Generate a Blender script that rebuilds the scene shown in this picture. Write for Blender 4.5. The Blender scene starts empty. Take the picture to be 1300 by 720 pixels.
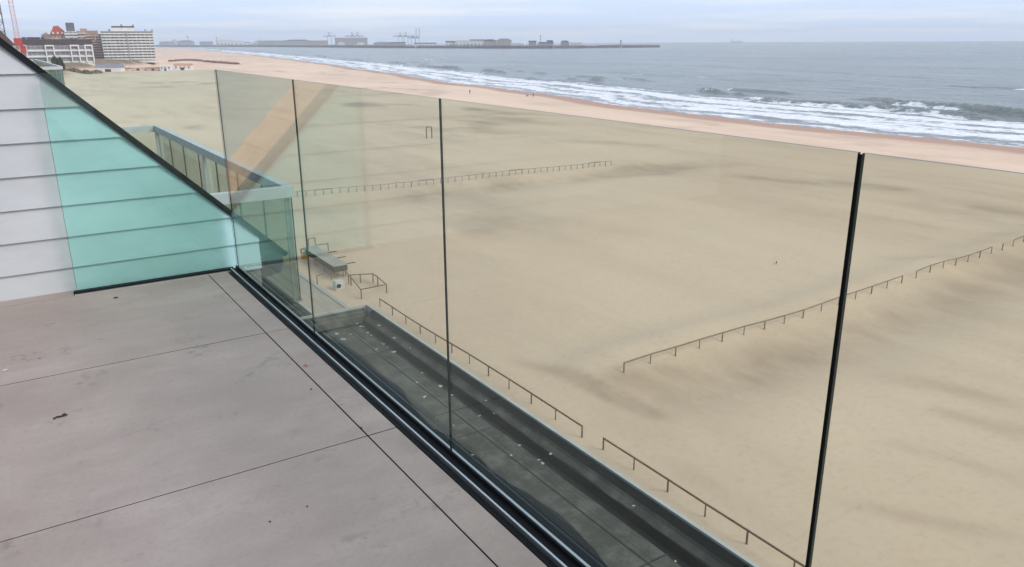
import bpy, bmesh, math, random
import numpy as np
from mathutils import Matrix, Vector
random.seed(7)
C = bpy.context.scene.collection
scn = bpy.context.scene
# ------------------------------------------------------------------ camera (solved from the vanishing points)
FPX, PITCH, ROLL, YAW = 984.68, 0.30305, -0.0051976, -0.5791
EYE = 1.31                      # eye height above the terrace tiles
FWD_H = Vector((-math.sin(YAW), math.cos(YAW), 0)); RIGHT0 = Vector((math.cos(YAW), math.sin(YAW), 0))
FWD = FWD_H*math.cos(PITCH) + Vector((0, 0, -math.sin(PITCH)))
UP0 = FWD_H*math.sin(PITCH) + Vector((0, 0, math.cos(PITCH)))
RIGHT = RIGHT0*math.cos(ROLL) + UP0*math.sin(ROLL); UP = -RIGHT0*math.sin(ROLL) + UP0*math.cos(ROLL)
cam = bpy.data.cameras.new('camera'); co = bpy.data.objects.new('camera', cam); C.objects.link(co)
cam.sensor_width = 36; cam.lens = FPX/1300*36; cam.clip_end = 30000; cam.clip_start = 0.05
m = Matrix((RIGHT, UP, -FWD)).transposed().to_4x4(); m.translation = (0, 0, EYE); co.matrix_world = m
scn.camera = co
def ray(px, py): return RIGHT*(px-650) - UP*(py-360) + FWD*FPX
def at(px, py, z):              # pixel -> point on a level plane
    r = ray(px, py); t = (z-EYE)/r.z; return Vector((0, 0, EYE)) + r*t
def far(px, py, dist):          # pixel -> point at a given ground distance
    r = ray(px, py); t = dist/math.hypot(r.x, r.y); return Vector((0, 0, EYE)) + r*t
# ------------------------------------------------------------------ light
SUN_EL, SUN_AZ = math.radians(38), math.radians(150)   # azimuth from +Y towards +X
w = bpy.data.worlds.new('World'); scn.world = w; w.use_nodes = True
nt = w.node_tree; nt.nodes.clear(); N = nt.nodes.new; L = nt.links.new
tc = N('ShaderNodeTexCoord'); sep = N('ShaderNodeSeparateXYZ'); L(tc.outputs['Generated'], sep.inputs[0])
mx = N('ShaderNodeMath'); mx.operation = 'MAXIMUM'; L(sep.outputs[2], mx.inputs[0]); mx.inputs[1].default_value = 0.004
cmb = N('ShaderNodeCombineXYZ'); L(sep.outputs[0], cmb.inputs[0]); L(sep.outputs[1], cmb.inputs[1]); L(mx.outputs[0], cmb.inputs[2])
sky = N('ShaderNodeTexSky'); sky.sky_type = 'NISHITA'; sky.sun_disc = False; sky.sun_elevation = SUN_EL; sky.sun_rotation = SUN_AZ
sky.air_density = 1.2; sky.dust_density = 2.5; L(cmb.outputs[0], sky.inputs[0])
bg1 = N('ShaderNodeBackground'); bg1.inputs[1].default_value = 0.1; L(sky.outputs[0], bg1.inputs[0])
# a sheet of cloud: direction projected on a level plane, so banks flatten towards the horizon
addz = N('ShaderNodeMath'); addz.operation = 'ADD'; L(mx.outputs[0], addz.inputs[0]); addz.inputs[1].default_value = 0.035
dx = N('ShaderNodeMath'); dx.operation = 'DIVIDE'; L(sep.outputs[0], dx.inputs[0]); L(addz.outputs[0], dx.inputs[1])
dy = N('ShaderNodeMath'); dy.operation = 'DIVIDE'; L(sep.outputs[1], dy.inputs[0]); L(addz.outputs[0], dy.inputs[1])
cv = N('ShaderNodeCombineXYZ'); L(dx.outputs[0], cv.inputs[0]); L(dy.outputs[0], cv.inputs[1])
no = N('ShaderNodeTexNoise'); no.inputs['Scale'].default_value = 0.24; no.inputs['Detail'].default_value = 5; no.inputs['Roughness'].default_value = 0.5; L(cv.outputs[0], no.inputs['Vector'])
cr = N('ShaderNodeValToRGB'); L(no.outputs[0], cr.inputs[0])
cr.color_ramp.elements[0].position = 0.44; cr.color_ramp.elements[0].color = (0.60, 0.73, 0.95, 1)
cr.color_ramp.elements[1].position = 0.66; cr.color_ramp.elements[1].color = (0.80, 0.85, 0.95, 1)
bg2 = N('ShaderNodeBackground'); bg2.inputs[1].default_value = 1.04; L(cr.outputs[0], bg2.inputs[0])
ms = N('ShaderNodeMixShader'); ms.inputs[0].default_value = 0.82; L(bg1.outputs[0], ms.inputs[1]); L(bg2.outputs[0], ms.inputs[2])
wo = N('ShaderNodeOutputWorld'); L(ms.outputs[0], wo.inputs[0])
sl = bpy.data.lights.new('sun', 'SUN'); sl.energy = 1.5; sl.angle = math.radians(25); sl.color = (1.0, 0.94, 0.87)
so = bpy.data.objects.new('sun', sl); C.objects.link(so)
sd = Vector((math.sin(SUN_AZ)*math.cos(SUN_EL), math.cos(SUN_AZ)*math.cos(SUN_EL), math.sin(SUN_EL)))
so.rotation_euler = sd.to_track_quat('Z', 'Y').to_euler()
scn.view_settings.view_transform = 'Standard'; scn.view_settings.look = 'None'; scn.view_settings.gamma = 1; scn.view_settings.use_curve_mapping = False
scn.view_settings.exposure = 0.38
try:
    scn.cycles.max_bounces = 6; scn.cycles.transparent_max_bounces = 20; scn.cycles.volume_bounces = 0
except Exception: pass
# ------------------------------------------------------------------ materials
def newmat(name):
    m = bpy.data.materials.new(name); m.use_nodes = True; t = m.node_tree
    b = t.nodes['Principled BSDF']; return m, t, b
def noise(t, vec, scale, detail=4, rough=0.5, vscale=None, rot=0):
    n = t.nodes.new('ShaderNodeTexNoise'); n.inputs['Scale'].default_value = scale; n.inputs['Detail'].default_value = detail; n.inputs['Roughness'].default_value = rough
    if vscale:
        mp = t.nodes.new('ShaderNodeMapping'); mp.inputs['Scale'].default_value = vscale; mp.inputs['Rotation'].default_value = (0, 0, rot); t.links.new(vec, mp.inputs[0]); vec = mp.outputs[0]
    t.links.new(vec, n.inputs['Vector']); return n.outputs[0]
def ramp(t, fac, *stops):
    r = t.nodes.new('ShaderNodeValToRGB'); t.links.new(fac, r.inputs[0]); e = r.color_ramp.elements
    while len(e) < len(stops): e.new(0.5)
    for k, (p, c) in enumerate(stops):
        e[k].position = p; e[k].color = (c[0], c[1], c[2], 1) if hasattr(c, '__len__') else (c, c, c, 1)
    return r.outputs[0]
def mixc(t, fac, a, b, mode='MIX'):
    n = t.nodes.new('ShaderNodeMix'); n.data_type = 'RGBA'; n.blend_type = mode
    for k, v in ((0, fac), (6, a), (7, b)):
        if isinstance(v, bpy.types.NodeSocket): t.links.new(v, n.inputs[k])
        else: n.inputs[k].default_value = v if k == 0 else (v[0], v[1], v[2], 1)
    return n.outputs[2]
def mth(t, op, a, b=0.0, c=None):
    n = t.nodes.new('ShaderNodeMath'); n.operation = op
    for k, v in enumerate((a, b) if c is None else (a, b, c)):
        if isinstance(v, bpy.types.NodeSocket): t.links.new(v, n.inputs[k])
        else: n.inputs[k].default_value = v
    return n.outputs[0]
def bump(t, b, h, strength, dist):
    n = t.nodes.new('ShaderNodeBump'); n.inputs['Strength'].default_value = strength; n.inputs['Distance'].default_value = dist
    t.links.new(h, n.inputs['Height']); t.links.new(n.outputs[0], b.inputs['Normal'])
def pos(t): return t.nodes.new('ShaderNodeNewGeometry').outputs['Position']
def attr(t, name):
    n = t.nodes.new('ShaderNodeAttribute'); n.attribute_name = name; return n.outputs['Fac']
MATS = {}
def plain(name, col, rough=0.6, metal=0.0, var=0.12, scale=3.0, bmp=0.0, spec=0.5):
    if name in MATS: return MATS[name]
    m, t, b = newmat(name)
    n = noise(t, pos(t), scale, 5, 0.6)
    lo = [c*(1-var) for c in col]; hi = [min(1, c*(1+var)) for c in col]
    L_ = t.links.new
    L_(ramp(t, n, (0.3, lo), (0.7, hi)), b.inputs['Base Color'])
    b.inputs['Roughness'].default_value = rough; b.inputs['Metallic'].default_value = metal; b.inputs['Specular IOR Level'].default_value = spec
    if bmp: bump(t, b, n, bmp, 0.01)
    MATS[name] = m; return m
def mat_tile():
    m, t, b = newmat('porcelain_tile'); p = pos(t)
    big = noise(t, p, 1.3, 6, 0.62); fine = noise(t, p, 60, 4, 0.7); strk = noise(t, p, 3.2, 5, 0.6, (1, 2.6, 1), 0.25)
    c = ramp(t, big, (0.28, (0.305, 0.235, 0.20)), (0.72, (0.455, 0.372, 0.328)))
    c = mixc(t, mth(t, 'MULTIPLY', ramp(t, strk, (0.42, 0), (0.62, 1)), 0.34), c, (0.30, 0.232, 0.20))
    oi = t.nodes.new('ShaderNodeObjectInfo'); c = mixc(t, mth(t, 'MULTIPLY', oi.outputs['Random'], 0.08), c, (0.33, 0.29, 0.27))
    c = mixc(t, ramp(t, fine, (0.48, 0), (0.85, 0.4)), c, (0.20, 0.17, 0.15))
    spot = noise(t, p, 4.1, 3, 0.55); spot2 = noise(t, p, 26, 3, 0.65)
    grime = mth(t, 'MULTIPLY', ramp(t, spot, (0.56, 0), (0.68, 1)), ramp(t, spot2, (0.48, 0), (0.64, 1)))
    c = mixc(t, mth(t, 'MULTIPLY', grime, 0.55), c, (0.13, 0.115, 0.105))
    t.links.new(c, b.inputs['Base Color']); 
    t.links.new(ramp(t, big, (0.3, 0.42), (0.7, 0.58)), b.inputs['Roughness']); b.inputs['Specular IOR Level'].default_value = 0.35
    bump(t, b, mth(t, 'ADD', big, mth(t, 'MULTIPLY', fine, 0.3)), 0.12, 0.004); return m
def mat_glass(name, tint):
    m = bpy.data.materials.new(name); m.use_nodes = True; t = m.node_tree; t.nodes.clear()
    g = t.nodes.new('ShaderNodeNewGeometry')
    ior = mth(t, 'MULTIPLY_ADD', g.outputs['Backfacing'], 1/1.36-1.36, 1.36)      # same reflectance on both faces of the pane
    fr = t.nodes.new('ShaderNodeFresnel'); t.links.new(ior, fr.inputs['IOR'])
    tr = t.nodes.new('ShaderNodeBsdfTransparent'); tr.inputs[0].default_value = (*tint, 1)
    gl = t.nodes.new('ShaderNodeBsdfGlossy'); gl.inputs['Roughness'].default_value = 0.015; gl.inputs[0].default_value = (0.93, 1.0, 0.97, 1)
    mx = t.nodes.new('ShaderNodeMixShader'); t.links.new(fr.outputs[0], mx.inputs[0]); t.links.new(tr.outputs[0], mx.inputs[1]); t.links.new(gl.outputs[0], mx.inputs[2])
    # thin film of salt and dust
    df = t.nodes.new('ShaderNodeBsdfDiffuse'); df.inputs[0].default_value = (0.62, 0.66, 0.62, 1)
    d = noise(t, g.outputs['Position'], 2.2, 6, 0.65, (1, 1, 0.45)); mx2 = t.nodes.new('ShaderNodeMixShader')
    t.links.new(ramp(t, d, (0.35, 0.001), (0.75, 0.006)), mx2.inputs[0]); t.links.new(mx.outputs[0], mx2.inputs[1]); t.links.new(df.outputs[0], mx2.inputs[2])
    o = t.nodes.new('ShaderNodeOutputMaterial'); t.links.new(mx2.outputs[0], o.inputs[0]); return m
def mat_sand():
    m, t, b = newmat('sand'); p = pos(t)
    big = noise(t, p, 0.022, 6, 0.55, (1, 0.45, 1), -0.25)
    strk = noise(t, p, 0.13, 7, 0.66, (1.0, 0.20, 1), -0.10)
    fine = noise(t, p, 2.2, 6, 0.7); med = noise(t, p, 0.35, 5, 0.6)
    c = ramp(t, big, (0.30, (0.60, 0.43, 0.305)), (0.70, (0.75, 0.56, 0.41)))
    c = mixc(t, mth(t, 'MULTIPLY', ramp(t, strk, (0.46, 0), (0.72, 1)), mth(t, 'MULTIPLY', ramp(t, noise(t, p, 0.020, 3, 0.5), (0.40, 0.2), (0.62, 1)), 0.62)), c, (0.42, 0.30, 0.215))
    c = mixc(t, mth(t, 'MULTIPLY', ramp(t, med, (0.35, 0), (0.75, 1)), 0.38), c, (0.69, 0.53, 0.40))
    bands = noise(t, p, 0.05, 5, 0.6, (1.0, 0.55, 1), 1.06)
    bands2 = noise(t, p, 0.012, 3, 0.5)
    bf = mth(t, 'MULTIPLY', ramp(t, bands, (0.52, 0), (0.66, 1)), ramp(t, bands2, (0.46, 0), (0.60, 1)))
    c = mixc(t, mth(t, 'MULTIPLY', bf, 0.75), c, (0.32, 0.235, 0.17))
    c = mixc(t, mth(t, 'MULTIPLY', ramp(t, fine, (0.50, 0), (0.78, 1)), 0.34), c, (0.40, 0.29, 0.20))
    dn = mth(t, 'MULTIPLY', attr(t, 'damp'), ramp(t, noise(t, p, 0.22, 6, 0.65, (1, 0.5, 1), 0.5), (0.30, 0.15), (0.66, 0.80)))
    c = mixc(t, dn, c, (0.30, 0.21, 0.145))
    wet_dark = attr(t, 'wet_dark')
    wn = mth(t, 'MULTIPLY_ADD', mth(t, 'SUBTRACT', noise(t, p, 0.09, 4, 0.6, (1, 0.25, 1)), 0.5), 0.6, wet_dark)
    wf = ramp(t, wn, (0.35, 0), (0.62, 1))
    c = mixc(t, wf, c, (0.42, 0.255, 0.175))
    land = attr(t, 'land')
    gr = ramp(t, noise(t, p, 0.06, 6, 0.65), (0.35, (0.16, 0.12, 0.07)), (0.7, (0.30, 0.23, 0.14)))
    c = mixc(t, land, c, gr)
    t.links.new(c, b.inputs['Base Color'])
    t.links.new(mth(t, 'MULTIPLY_ADD', wf, -0.3, 0.95), b.inputs['Roughness']); b.inputs['Specular IOR Level'].default_value = 0.25
    bump(t, b, mth(t, 'ADD', mth(t, 'MULTIPLY', strk, 0.5), mth(t, 'MULTIPLY', fine, 0.16)), 0.35, 0.25); return m
def mat_sea():
    m, t, b = newmat('sea_water'); p = pos(t)
    f = attr(t, 'foam'); swash = attr(t, 'swash')
    lace = noise(t, p, 0.42, 7, 0.72, (1, 0.42, 1)); lace2 = noise(t, p, 0.10, 5, 0.6, (1, 0.3, 1))
    fa = mth(t, 'MULTIPLY_ADD', mth(t, 'SUBTRACT', lace, 0.5), 1.9, f)
    fa = mth(t, 'MULTIPLY_ADD', mth(t, 'SUBTRACT', lace2, 0.5), 0.9, fa)
    ff = ramp(t, fa, (0.42, 0), (0.60, 1))
    tint = noise(t, p, 0.012, 5, 0.6, (1, 0.35, 1))
    c = ramp(t, tint, (0.32, (0.135, 0.15, 0.137)), (0.68, (0.235, 0.25, 0.228)))
    c = mixc(t, swash, c, (0.30, 0.28, 0.27))
    c = mixc(t, ff, c, (0.80, 0.80, 0.80))
    t.links.new(c, b.inputs['Base Color'])
    t.links.new(mth(t, 'MULTIPLY_ADD', ff, 0.62, 0.2), b.inputs['Roughness']); b.inputs['IOR'].default_value = 1.33
    h = mth(t, 'ADD', noise(t, p, 0.10, 5, 0.6, (1, 0.35, 1), -0.3), mth(t, 'MULTIPLY', noise(t, p, 0.6, 4, 0.6, (1, 0.5, 1), 0.2), 0.3))
    bump(t, b, h, 1.0, 4.5); return m
def mat_bitumen():
    m, t, b = newmat('bitumen'); p = pos(t)
    big = noise(t, p, 1.5, 5, 0.6); fine = noise(t, p, 130, 3, 0.7); med = noise(t, p, 6, 5, 0.65)
    c = ramp(t, big, (0.3, (0.050, 0.050, 0.045)), (0.7, (0.125, 0.122, 0.105)))
    c = mixc(t, mth(t, 'MULTIPLY', ramp(t, med, (0.48, 0), (0.66, 1)), 0.6), c, (0.18, 0.175, 0.16))
    c = mixc(t, ramp(t, fine, (0.5, 0), (0.8, 0.35)), c, (0.15, 0.15, 0.145))
    wt = attr(t, 'wet_dark'); wn = mth(t, 'MULTIPLY_ADD', mth(t, 'SUBTRACT', noise(t, p, 2.4, 4, 0.55), 0.5), 0.5, wt); wf = ramp(t, wn, (0.47, 0), (0.52, 1))  # wet felt and the painted shade line share this mask
    c = mixc(t, wf, c, (0.008, 0.010, 0.012))
    t.links.new(c, b.inputs['Base Color']); t.links.new(mth(t, 'MULTIPLY_ADD', wf, -0.35, 0.85), b.inputs['Roughness'])
    b.inputs['Specular IOR Level'].default_value = 0.25
    bump(t, b, mth(t, 'ADD', med, mth(t, 'MULTIPLY', fine, 0.3)), 0.35, 0.01); return m
def mat_board(name='siding_board', k=(1, 1, 1)):
    m, t, b = newmat(name); p = pos(t)
    n = noise(t, p, 2.0, 5, 0.6, (1, 1, 2.2)); g = noise(t, p, 14, 4, 0.6, (0.3, 1, 3))
    c = ramp(t, n, (0.3, (0.49, 0.505, 0.53)), (0.7, (0.58, 0.595, 0.62)))
    c = mixc(t, mth(t, 'MULTIPLY', ramp(t, g, (0.5, 0), (0.75, 1)), 0.15), c, (0.36, 0.37, 0.39)); c = mixc(t, 1.0, c, k, 'MULTIPLY')
    t.links.new(c, b.inputs['Base Color']); b.inputs['Roughness'].default_value = 0.55; bump(t, b, g, 0.06, 0.003); return m
def mat_glow_none(): pass
M_TILE = mat_tile(); M_GLASS = mat_glass('tinted_glass', (0.845, 0.880, 0.835)); M_GLASS2 = mat_glass('green_glass', (0.870, 0.935, 0.903))
M_SAND = mat_sand(); M_SEA = mat_sea(); M_BIT = mat_bitumen(); M_BOARD = mat_board(); M_BOARD_TINT = mat_board('glass_tint_board', (1.02, 1.38, 1.42))  # second board colour is the white board with side glass tint added
M_EDGE = plain('glass_edge', (0.008, 0.018, 0.016), 0.3, 0, 0.1, 8, 0, 0.25)
M_BLACK = plain('black_rubber', (0.008, 0.008, 0.009), 0.6, 0, 0.2, 20, 0, 0.2)
M_ALU = plain('aluminium', (0.62, 0.63, 0.64), 0.32, 0.85, 0.08, 9)
M_ZINC = plain('zinc_trim', (0.50, 0.505, 0.50), 0.6, 0.0, 0.1, 6)
M_CAP = plain('dark_capping', (0.010, 0.012, 0.014), 0.55, 0, 0.2, 9, 0, 0.2)
M_GREY = plain('grey_render', (0.33, 0.33, 0.32), 0.8, 0, 0.12, 1.5)
M_WOODF = plain('weathered_post', (0.30, 0.225, 0.165), 0.85, 0, 0.3, 5)
M_RUST = plain('rusty_rail', (0.21, 0.135, 0.095), 0.7, 0.2, 0.3, 4)
M_DARKW = plain('dark_window', (0.05, 0.058, 0.065), 0.15, 0, 0.2, 0.3)
# ------------------------------------------------------------------ mesh helpers
LOC = {}
def link(o, parent=None):
    C.objects.link(o)
    if parent is not None: o.parent = parent
    return o
def origin(o):
    v = Vector((0, 0, 0))
    while o is not None: v += LOC.get(o.name, Vector((0, 0, 0))); o = o.parent
    return v
class MB:
    """collects faces in world coordinates (or local ones for turned things) and links them as one mesh object"""
    def __init__(s): s.v = []; s.f = []; s.mi = []
    def poly(s, pts, mi=0):
        k = len(s.v); s.v += [tuple(p) for p in pts]; s.f.append(tuple(range(k, k+len(pts)))); s.mi.append(mi); return s
    def hexa(s, p, mi=0):       # 8 points: bottom ring, top ring
        k = len(s.v); s.v += [tuple(q) for q in p]
        for f in ((3, 2, 1, 0), (4, 5, 6, 7), (0, 1, 5, 4), (1, 2, 6, 5), (2, 3, 7, 6), (3, 0, 4, 7)): s.f.append(tuple(k+i for i in f)); s.mi.append(mi)
        return s
    def box(s, x0, x1, y0, y1, z0, z1, mi=0):
        return s.hexa([(x0, y0, z0), (x1, y0, z0), (x1, y1, z0), (x0, y1, z0), (x0, y0, z1), (x1, y0, z1), (x1, y1, z1), (x0, y1, z1)], mi)
    def bar(s, a, b, wd, ht=None, mi=0):   # box-section bar between two points
        a, b = Vector(a), Vector(b); d = (b-a).normalized(); ht = ht or wd
        sd_ = d.cross(Vector((0, 0, 1)))
        if sd_.length < 1e-4: sd_ = Vector((1, 0, 0))
        sd_.normalize(); u = sd_.cross(d).normalized(); sd_ = sd_*wd/2; u = u*ht/2
        return s.hexa([a-sd_-u, a+sd_-u, b+sd_-u, b-sd_-u, a-sd_+u, a+sd_+u, b+sd_+u, b-sd_+u], mi)
    def prism(s, ring, axis, lo, hi, mi=0):   # ring of 2-D points swept along one axis
        def P(q, h): return {'y': (q[0], h, q[1]), 'x': (h, q[0], q[1]), 'z': (q[0], q[1], h)}[axis]
        n = len(ring); k = len(s.v); s.v += [P(q, lo) for q in ring] + [P(q, hi) for q in ring]
        s.f += [tuple(range(k, k+n)), tuple(range(k+2*n-1, k+n-1, -1))] + [(k+i, k+n+i, k+n+(i+1) % n, k+(i+1) % n) for i in range(n)]
        s.mi += [mi]*(n+2); return s
    def lathe(s, c, prof, n=10, mi=0):         # (radius, z) profile turned round a vertical axis
        k = len(s.v)
        for r, z in prof:
            for i in range(n): a = 2*math.pi*i/n; s.v.append((c[0]+r*math.cos(a), c[1]+r*math.sin(a), c[2]+z))
        for j in range(len(prof)-1):
            for i in range(n): s.f.append((k+j*n+i, k+j*n+(i+1) % n, k+(j+1)*n+(i+1) % n, k+(j+1)*n+i)); s.mi.append(mi)
        s.f.append(tuple(range(k+n-1, k-1, -1))); s.f.append(tuple(range(k+(len(prof)-1)*n, k+len(prof)*n))); s.mi += [mi, mi]; return s
    def build(s, name, mats, parent=None, local=False, smooth=False):
        me = bpy.data.meshes.new(name); o = bpy.data.objects.new(name, me)
        off = Vector((0, 0, 0)) if local or parent is None else origin(parent)
        me.from_pydata([(p[0]-off.x, p[1]-off.y, p[2]-off.z) for p in s.v], [], s.f)
        for mt in (mats if isinstance(mats, (list, tuple)) else [mats]): me.materials.append(mt)
        me.polygons.foreach_set('material_index', s.mi)
        bm = bmesh.new(); bm.from_mesh(me); bmesh.ops.recalc_face_normals(bm, faces=bm.faces); bm.to_mesh(me); bm.free()
        if smooth: me.polygons.foreach_set('use_smooth', [True]*len(me.polygons))
        me.update(); return link(o, parent)
def tag(o, label, cat, group=None):
    o['label'] = label; o['category'] = cat
    if group: o['group'] = group
    return o
def struct(o): o['kind'] = 'structure'; return o
def thing(name, label, cat, loc=(0, 0, 0), rz=0.0, group=None):
    o = bpy.data.objects.new(name, None); o.empty_display_size = 0.1; C.objects.link(o); o.location = loc; o.rotation_euler = (0, 0, rz)
    LOC[o.name] = Vector(loc); return tag(o, label, cat, group)
def inst(src, parent, loc, rz=0.0, sc=None):
    o = src.copy(); C.objects.link(o); o.parent = parent; o.location = loc; o.rotation_euler = (0, 0, rz)
    if sc: o.scale = sc
    return o
def bevel(o, wdt, seg=1):
    md = o.modifiers.new('bevel', 'BEVEL'); md.width = wdt; md.segments = seg; md.limit_method = 'ANGLE'; return o
# ------------------------------------------------------------------ numpy value noise
def vn(x, y, seed=0):
    xi = np.floor(x).astype(np.int64); yi = np.floor(y).astype(np.int64); fx = x-xi; fy = y-yi
    fx = fx*fx*(3-2*fx); fy = fy*fy*(3-2*fy)
    def h(a, b):
        n = (a*374761393 + b*668265263 + seed*1442695041) & 0x7fffffff; n = ((n ^ (n >> 13))*1274126177) & 0x7fffffff; return ((n ^ (n >> 16)) & 0xffff)/65535.0
    return (h(xi, yi)*(1-fx)+h(xi+1, yi)*fx)*(1-fy) + (h(xi, yi+1)*(1-fx)+h(xi+1, yi+1)*fx)*fy
def fbm(x, y, seed=0, o=4):
    r = 0; a = 0.5
    for k in range(o): r = r + a*vn(x*2**k, y*2**k, seed+k); a *= 0.5
    return r
def sstep(a, b, x): t = np.clip((x-a)/(b-a), 0, 1); return t*t*(3-2*t)
# ------------------------------------------------------------------ the land and the sea
ZB, ZS = EYE-21.0, EYE-21.5                     # dry beach, sea level
SHY = np.array([-9000, -400, 73, 109, 179, 235, 300, 395, 500, 840, 1445, 2000, 3140, 3700, 9000.])
SHX = np.array([150, 164, 169.5, 171.4, 176, 184, 195, 211, 231.8, 298, 400, 478, 642, 690, 900.])
def shore(Y): return np.interp(Y, SHY, SHX) + 2.2*np.sin(Y/37.0) + 1.2*np.sin(Y/13.0+1)
DKY = np.array([-9000, 240, 334, 500, 609, 690, 760, 800, 860, 1100, 1600, 2500, 9000.]); DKX = np.array([17, 19, 22, 40, 55, 66, 95, 120, 150, 190, 210, 280, 500.])
def grid_mesh(name, A, R):
    na, nr = len(A), len(R); a, r = np.meshgrid(A, R); X = r*np.sin(a); Y = r*np.cos(a)
    idx = np.arange(na*nr).reshape(nr, na); q = np.stack([idx[:-1, :-1], idx[:-1, 1:], idx[1:, 1:], idx[1:, :-1]], -1).reshape(-1, 4)
    return X, Y, q
def put(name, X, Y, Z, q, mat, attrs):
    me = bpy.data.meshes.new(name); n = X.size
    me.vertices.add(n); me.vertices.foreach_set('co', np.stack([X, Y, Z], -1).reshape(-1).astype(np.float32))
    me.loops.add(q.size); me.loops.foreach_set('vertex_index', q.reshape(-1).astype(np.int32))
    me.polygons.add(len(q)); me.polygons.foreach_set('loop_start', np.arange(len(q), dtype=np.int32)*4)
    me.polygons.foreach_set('use_smooth', np.ones(len(q), dtype=bool))
    me.update(calc_edges=True); me.validate()
    for k, v in attrs.items():
        at_ = me.attributes.new(k, 'FLOAT', 'POINT'); at_.data.foreach_set('value', v.reshape(-1).astype(np.float32))
    me.materials.append(mat); return struct(link(bpy.data.objects.new(name, me)))
def beach_z(X, Y):
    s = X-shore(Y)
    z = ZB - 0.5*sstep(-75, 0, s) - 1.6*sstep(0, 60, s)
    nearf = sstep(19, 26, X)*sstep(-20, -90, s)
    z = z + nearf*(0.9*(fbm(X/26+3, Y/34, 5)-0.47) + 0.28*(fbm(X/5, Y/13, 9)-0.47))
    # sand drifted against the two wind fences (highest just behind them, hollow on the near side)
    for (y0, xa, xb, hgt) in ((103.3, 30, 92, 0.55), (35.6, 30, 130, 0.65)):
        d = Y-(y0 + 0.022*(X-xa)*(1 if y0 < 50 else -0.4)); e = sstep(xa-6, xa+4, X)*(1-sstep(xb, xb+10, X))
        wv = 0.6+0.8*fbm(X/9, Y/30, 21)
        z = z + e*wv*(hgt*np.exp(-((d-1.2)/2.6)**2) - 0.45*np.exp(-((d+5.5)/3.8)**2))
    dk = X-np.interp(Y, DKY, DKX)
    z = z + 6.6*(1-sstep(-26, 2, dk))*sstep(170, 330, Y)*(0.8+0.4*fbm(X/60, Y/60, 31))
    return z, s, dk
A = np.radians(np.linspace(-75, 125, 620)); R = np.concatenate([[0.5, 6], np.geomspace(14, 8200, 560)])
X, Y, q = grid_mesh('b', A, R); Z, S, DK = beach_z(X, Y)
damp = np.zeros_like(X)
for (y0, xa, xb) in ((103.3, 30, 100), (35.6, 29, 130)):
    d = Y-(y0 + 0.022*(X-xa)*(1 if y0 < 50 else -0.4)); damp += 0.8*np.exp(-((d+4.2)/3.6)**2)*sstep(xa-5, xa+6, X)*(1-sstep(xb, xb+15, X))*(0.2+1.3*fbm(X/7, Y/12, 77))
d = Y-(96-0.1*(X-95)); damp += 0.9*np.exp(-((d)/4.5)**2)*np.exp(-((X-91)/6)**2)
# damp bands blown free of dry sand, and wheel tracks, each along a line on the beach
def seg(a, b, wd, amp, ex=1.0):
    global damp
    A_, B_ = at(*a, ZB), at(*b, ZB); dx_, dy_ = B_.x-A_.x, B_.y-A_.y; L2 = dx_*dx_+dy_*dy_
    u_ = ((X-A_.x)*dx_+(Y-A_.y)*dy_)/L2; cr_ = ((X-A_.x)*dy_-(Y-A_.y)*dx_)/math.sqrt(L2)
    damp += amp*sstep(-0.12, 0.2, u_)*(1-sstep(0.75, 1.1, u_))*np.exp(-(cr_/wd)**2)
for a, b, wd, amp in (((930, 222), (1175, 242), 2.2, .8), ((1040, 226), (1150, 240), 1.6, .6), ((1225, 262), (1330, 274), 2.4, .8), ((700, 178), (850, 186), 3.0, .7), ((590, 146), (720, 160), 4.0, .6), ((800, 214), (960, 208), 2.5, .35),
                      ((560, 250), (640, 300), 5.0, .28), ((1110, 330), (1280, 336), 1.6, .35), ((1180, 520), (1330, 560), 0.9, .45), ((1100, 470), (1330, 520), 1.2, .4), ((1060, 640), (1320, 690), 0.6, .4), ((1120, 560), (1330, 620), 0.7, .35),
                      ((640, 455), (830, 530), 0.45, .75), ((672, 462), (860, 532), 0.40, .7), ((700, 474), (850, 534), 0.5, .5), ((440, 352), (500, 372), 0.5, .5), ((500, 400), (560, 440), 0.6, .4), ((850, 590), (1010, 690), 0.8, .3), ((760, 490), (900, 470), 1.2, .5)):
    seg(a, b, wd, amp)
wet_dark = sstep(-13, 1, S)*0.85
land = (1-sstep(-14, -4, DK))*sstep(190, 330, Y)
put('beach', X, Y, Z, q, M_SAND, {'damp': np.clip(damp, 0, 0.8), 'wet_dark': wet_dark, 'land': land})
A = np.radians(np.linspace(4, 112, 640)); R = np.geomspace(150, 8200, 640)
X, Y, q = grid_mesh('s', A, R); S = X-shore(Y)
keep = S > -9
fz = sstep(-3, 40, S)
lee = 1-sstep(90, 420, S)
bw = S + 26*(fbm(Y/70, S/200, 3)-0.5)
def crest(c, wdt, k, Lm): # a breaking crest along the shore, in broken lengths
    on = sstep(0.46, 0.62, fbm(Y/Lm, Y*0+k*3.7, k)); return on*np.exp(-((bw-c)/wdt)**2), on
Z = ZS + 0*X
Z += 0.16*np.sin(bw/3.4+4*fbm(X/60, Y/60, 4))*sstep(8, 60, S)*(0.35+0.65*lee) + 0.45*(fbm(X/9, Y/14, 8)-0.47)*fz + 0.9*(fbm(X/30, Y/45, 18)-0.47)*fz*np.clip(1500/np.hypot(X, Y), 0.1, 1)
foam = 0.80*(1-sstep(40, 66, bw))*(0.62+0.42*sstep(8, 26, S)) - 0.30*np.exp(-((bw-27)/9)**2) - 0.06*np.exp(-((S-6)/6)**2)
foam *= 0.80+0.35*fbm(Y/45, S/16, 61)
foam += 0.20*np.sin(bw/2.3+7*fbm(X/40, Y/55, 66))*sstep(3, 10, S)*(1-sstep(55, 75, bw))
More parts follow.
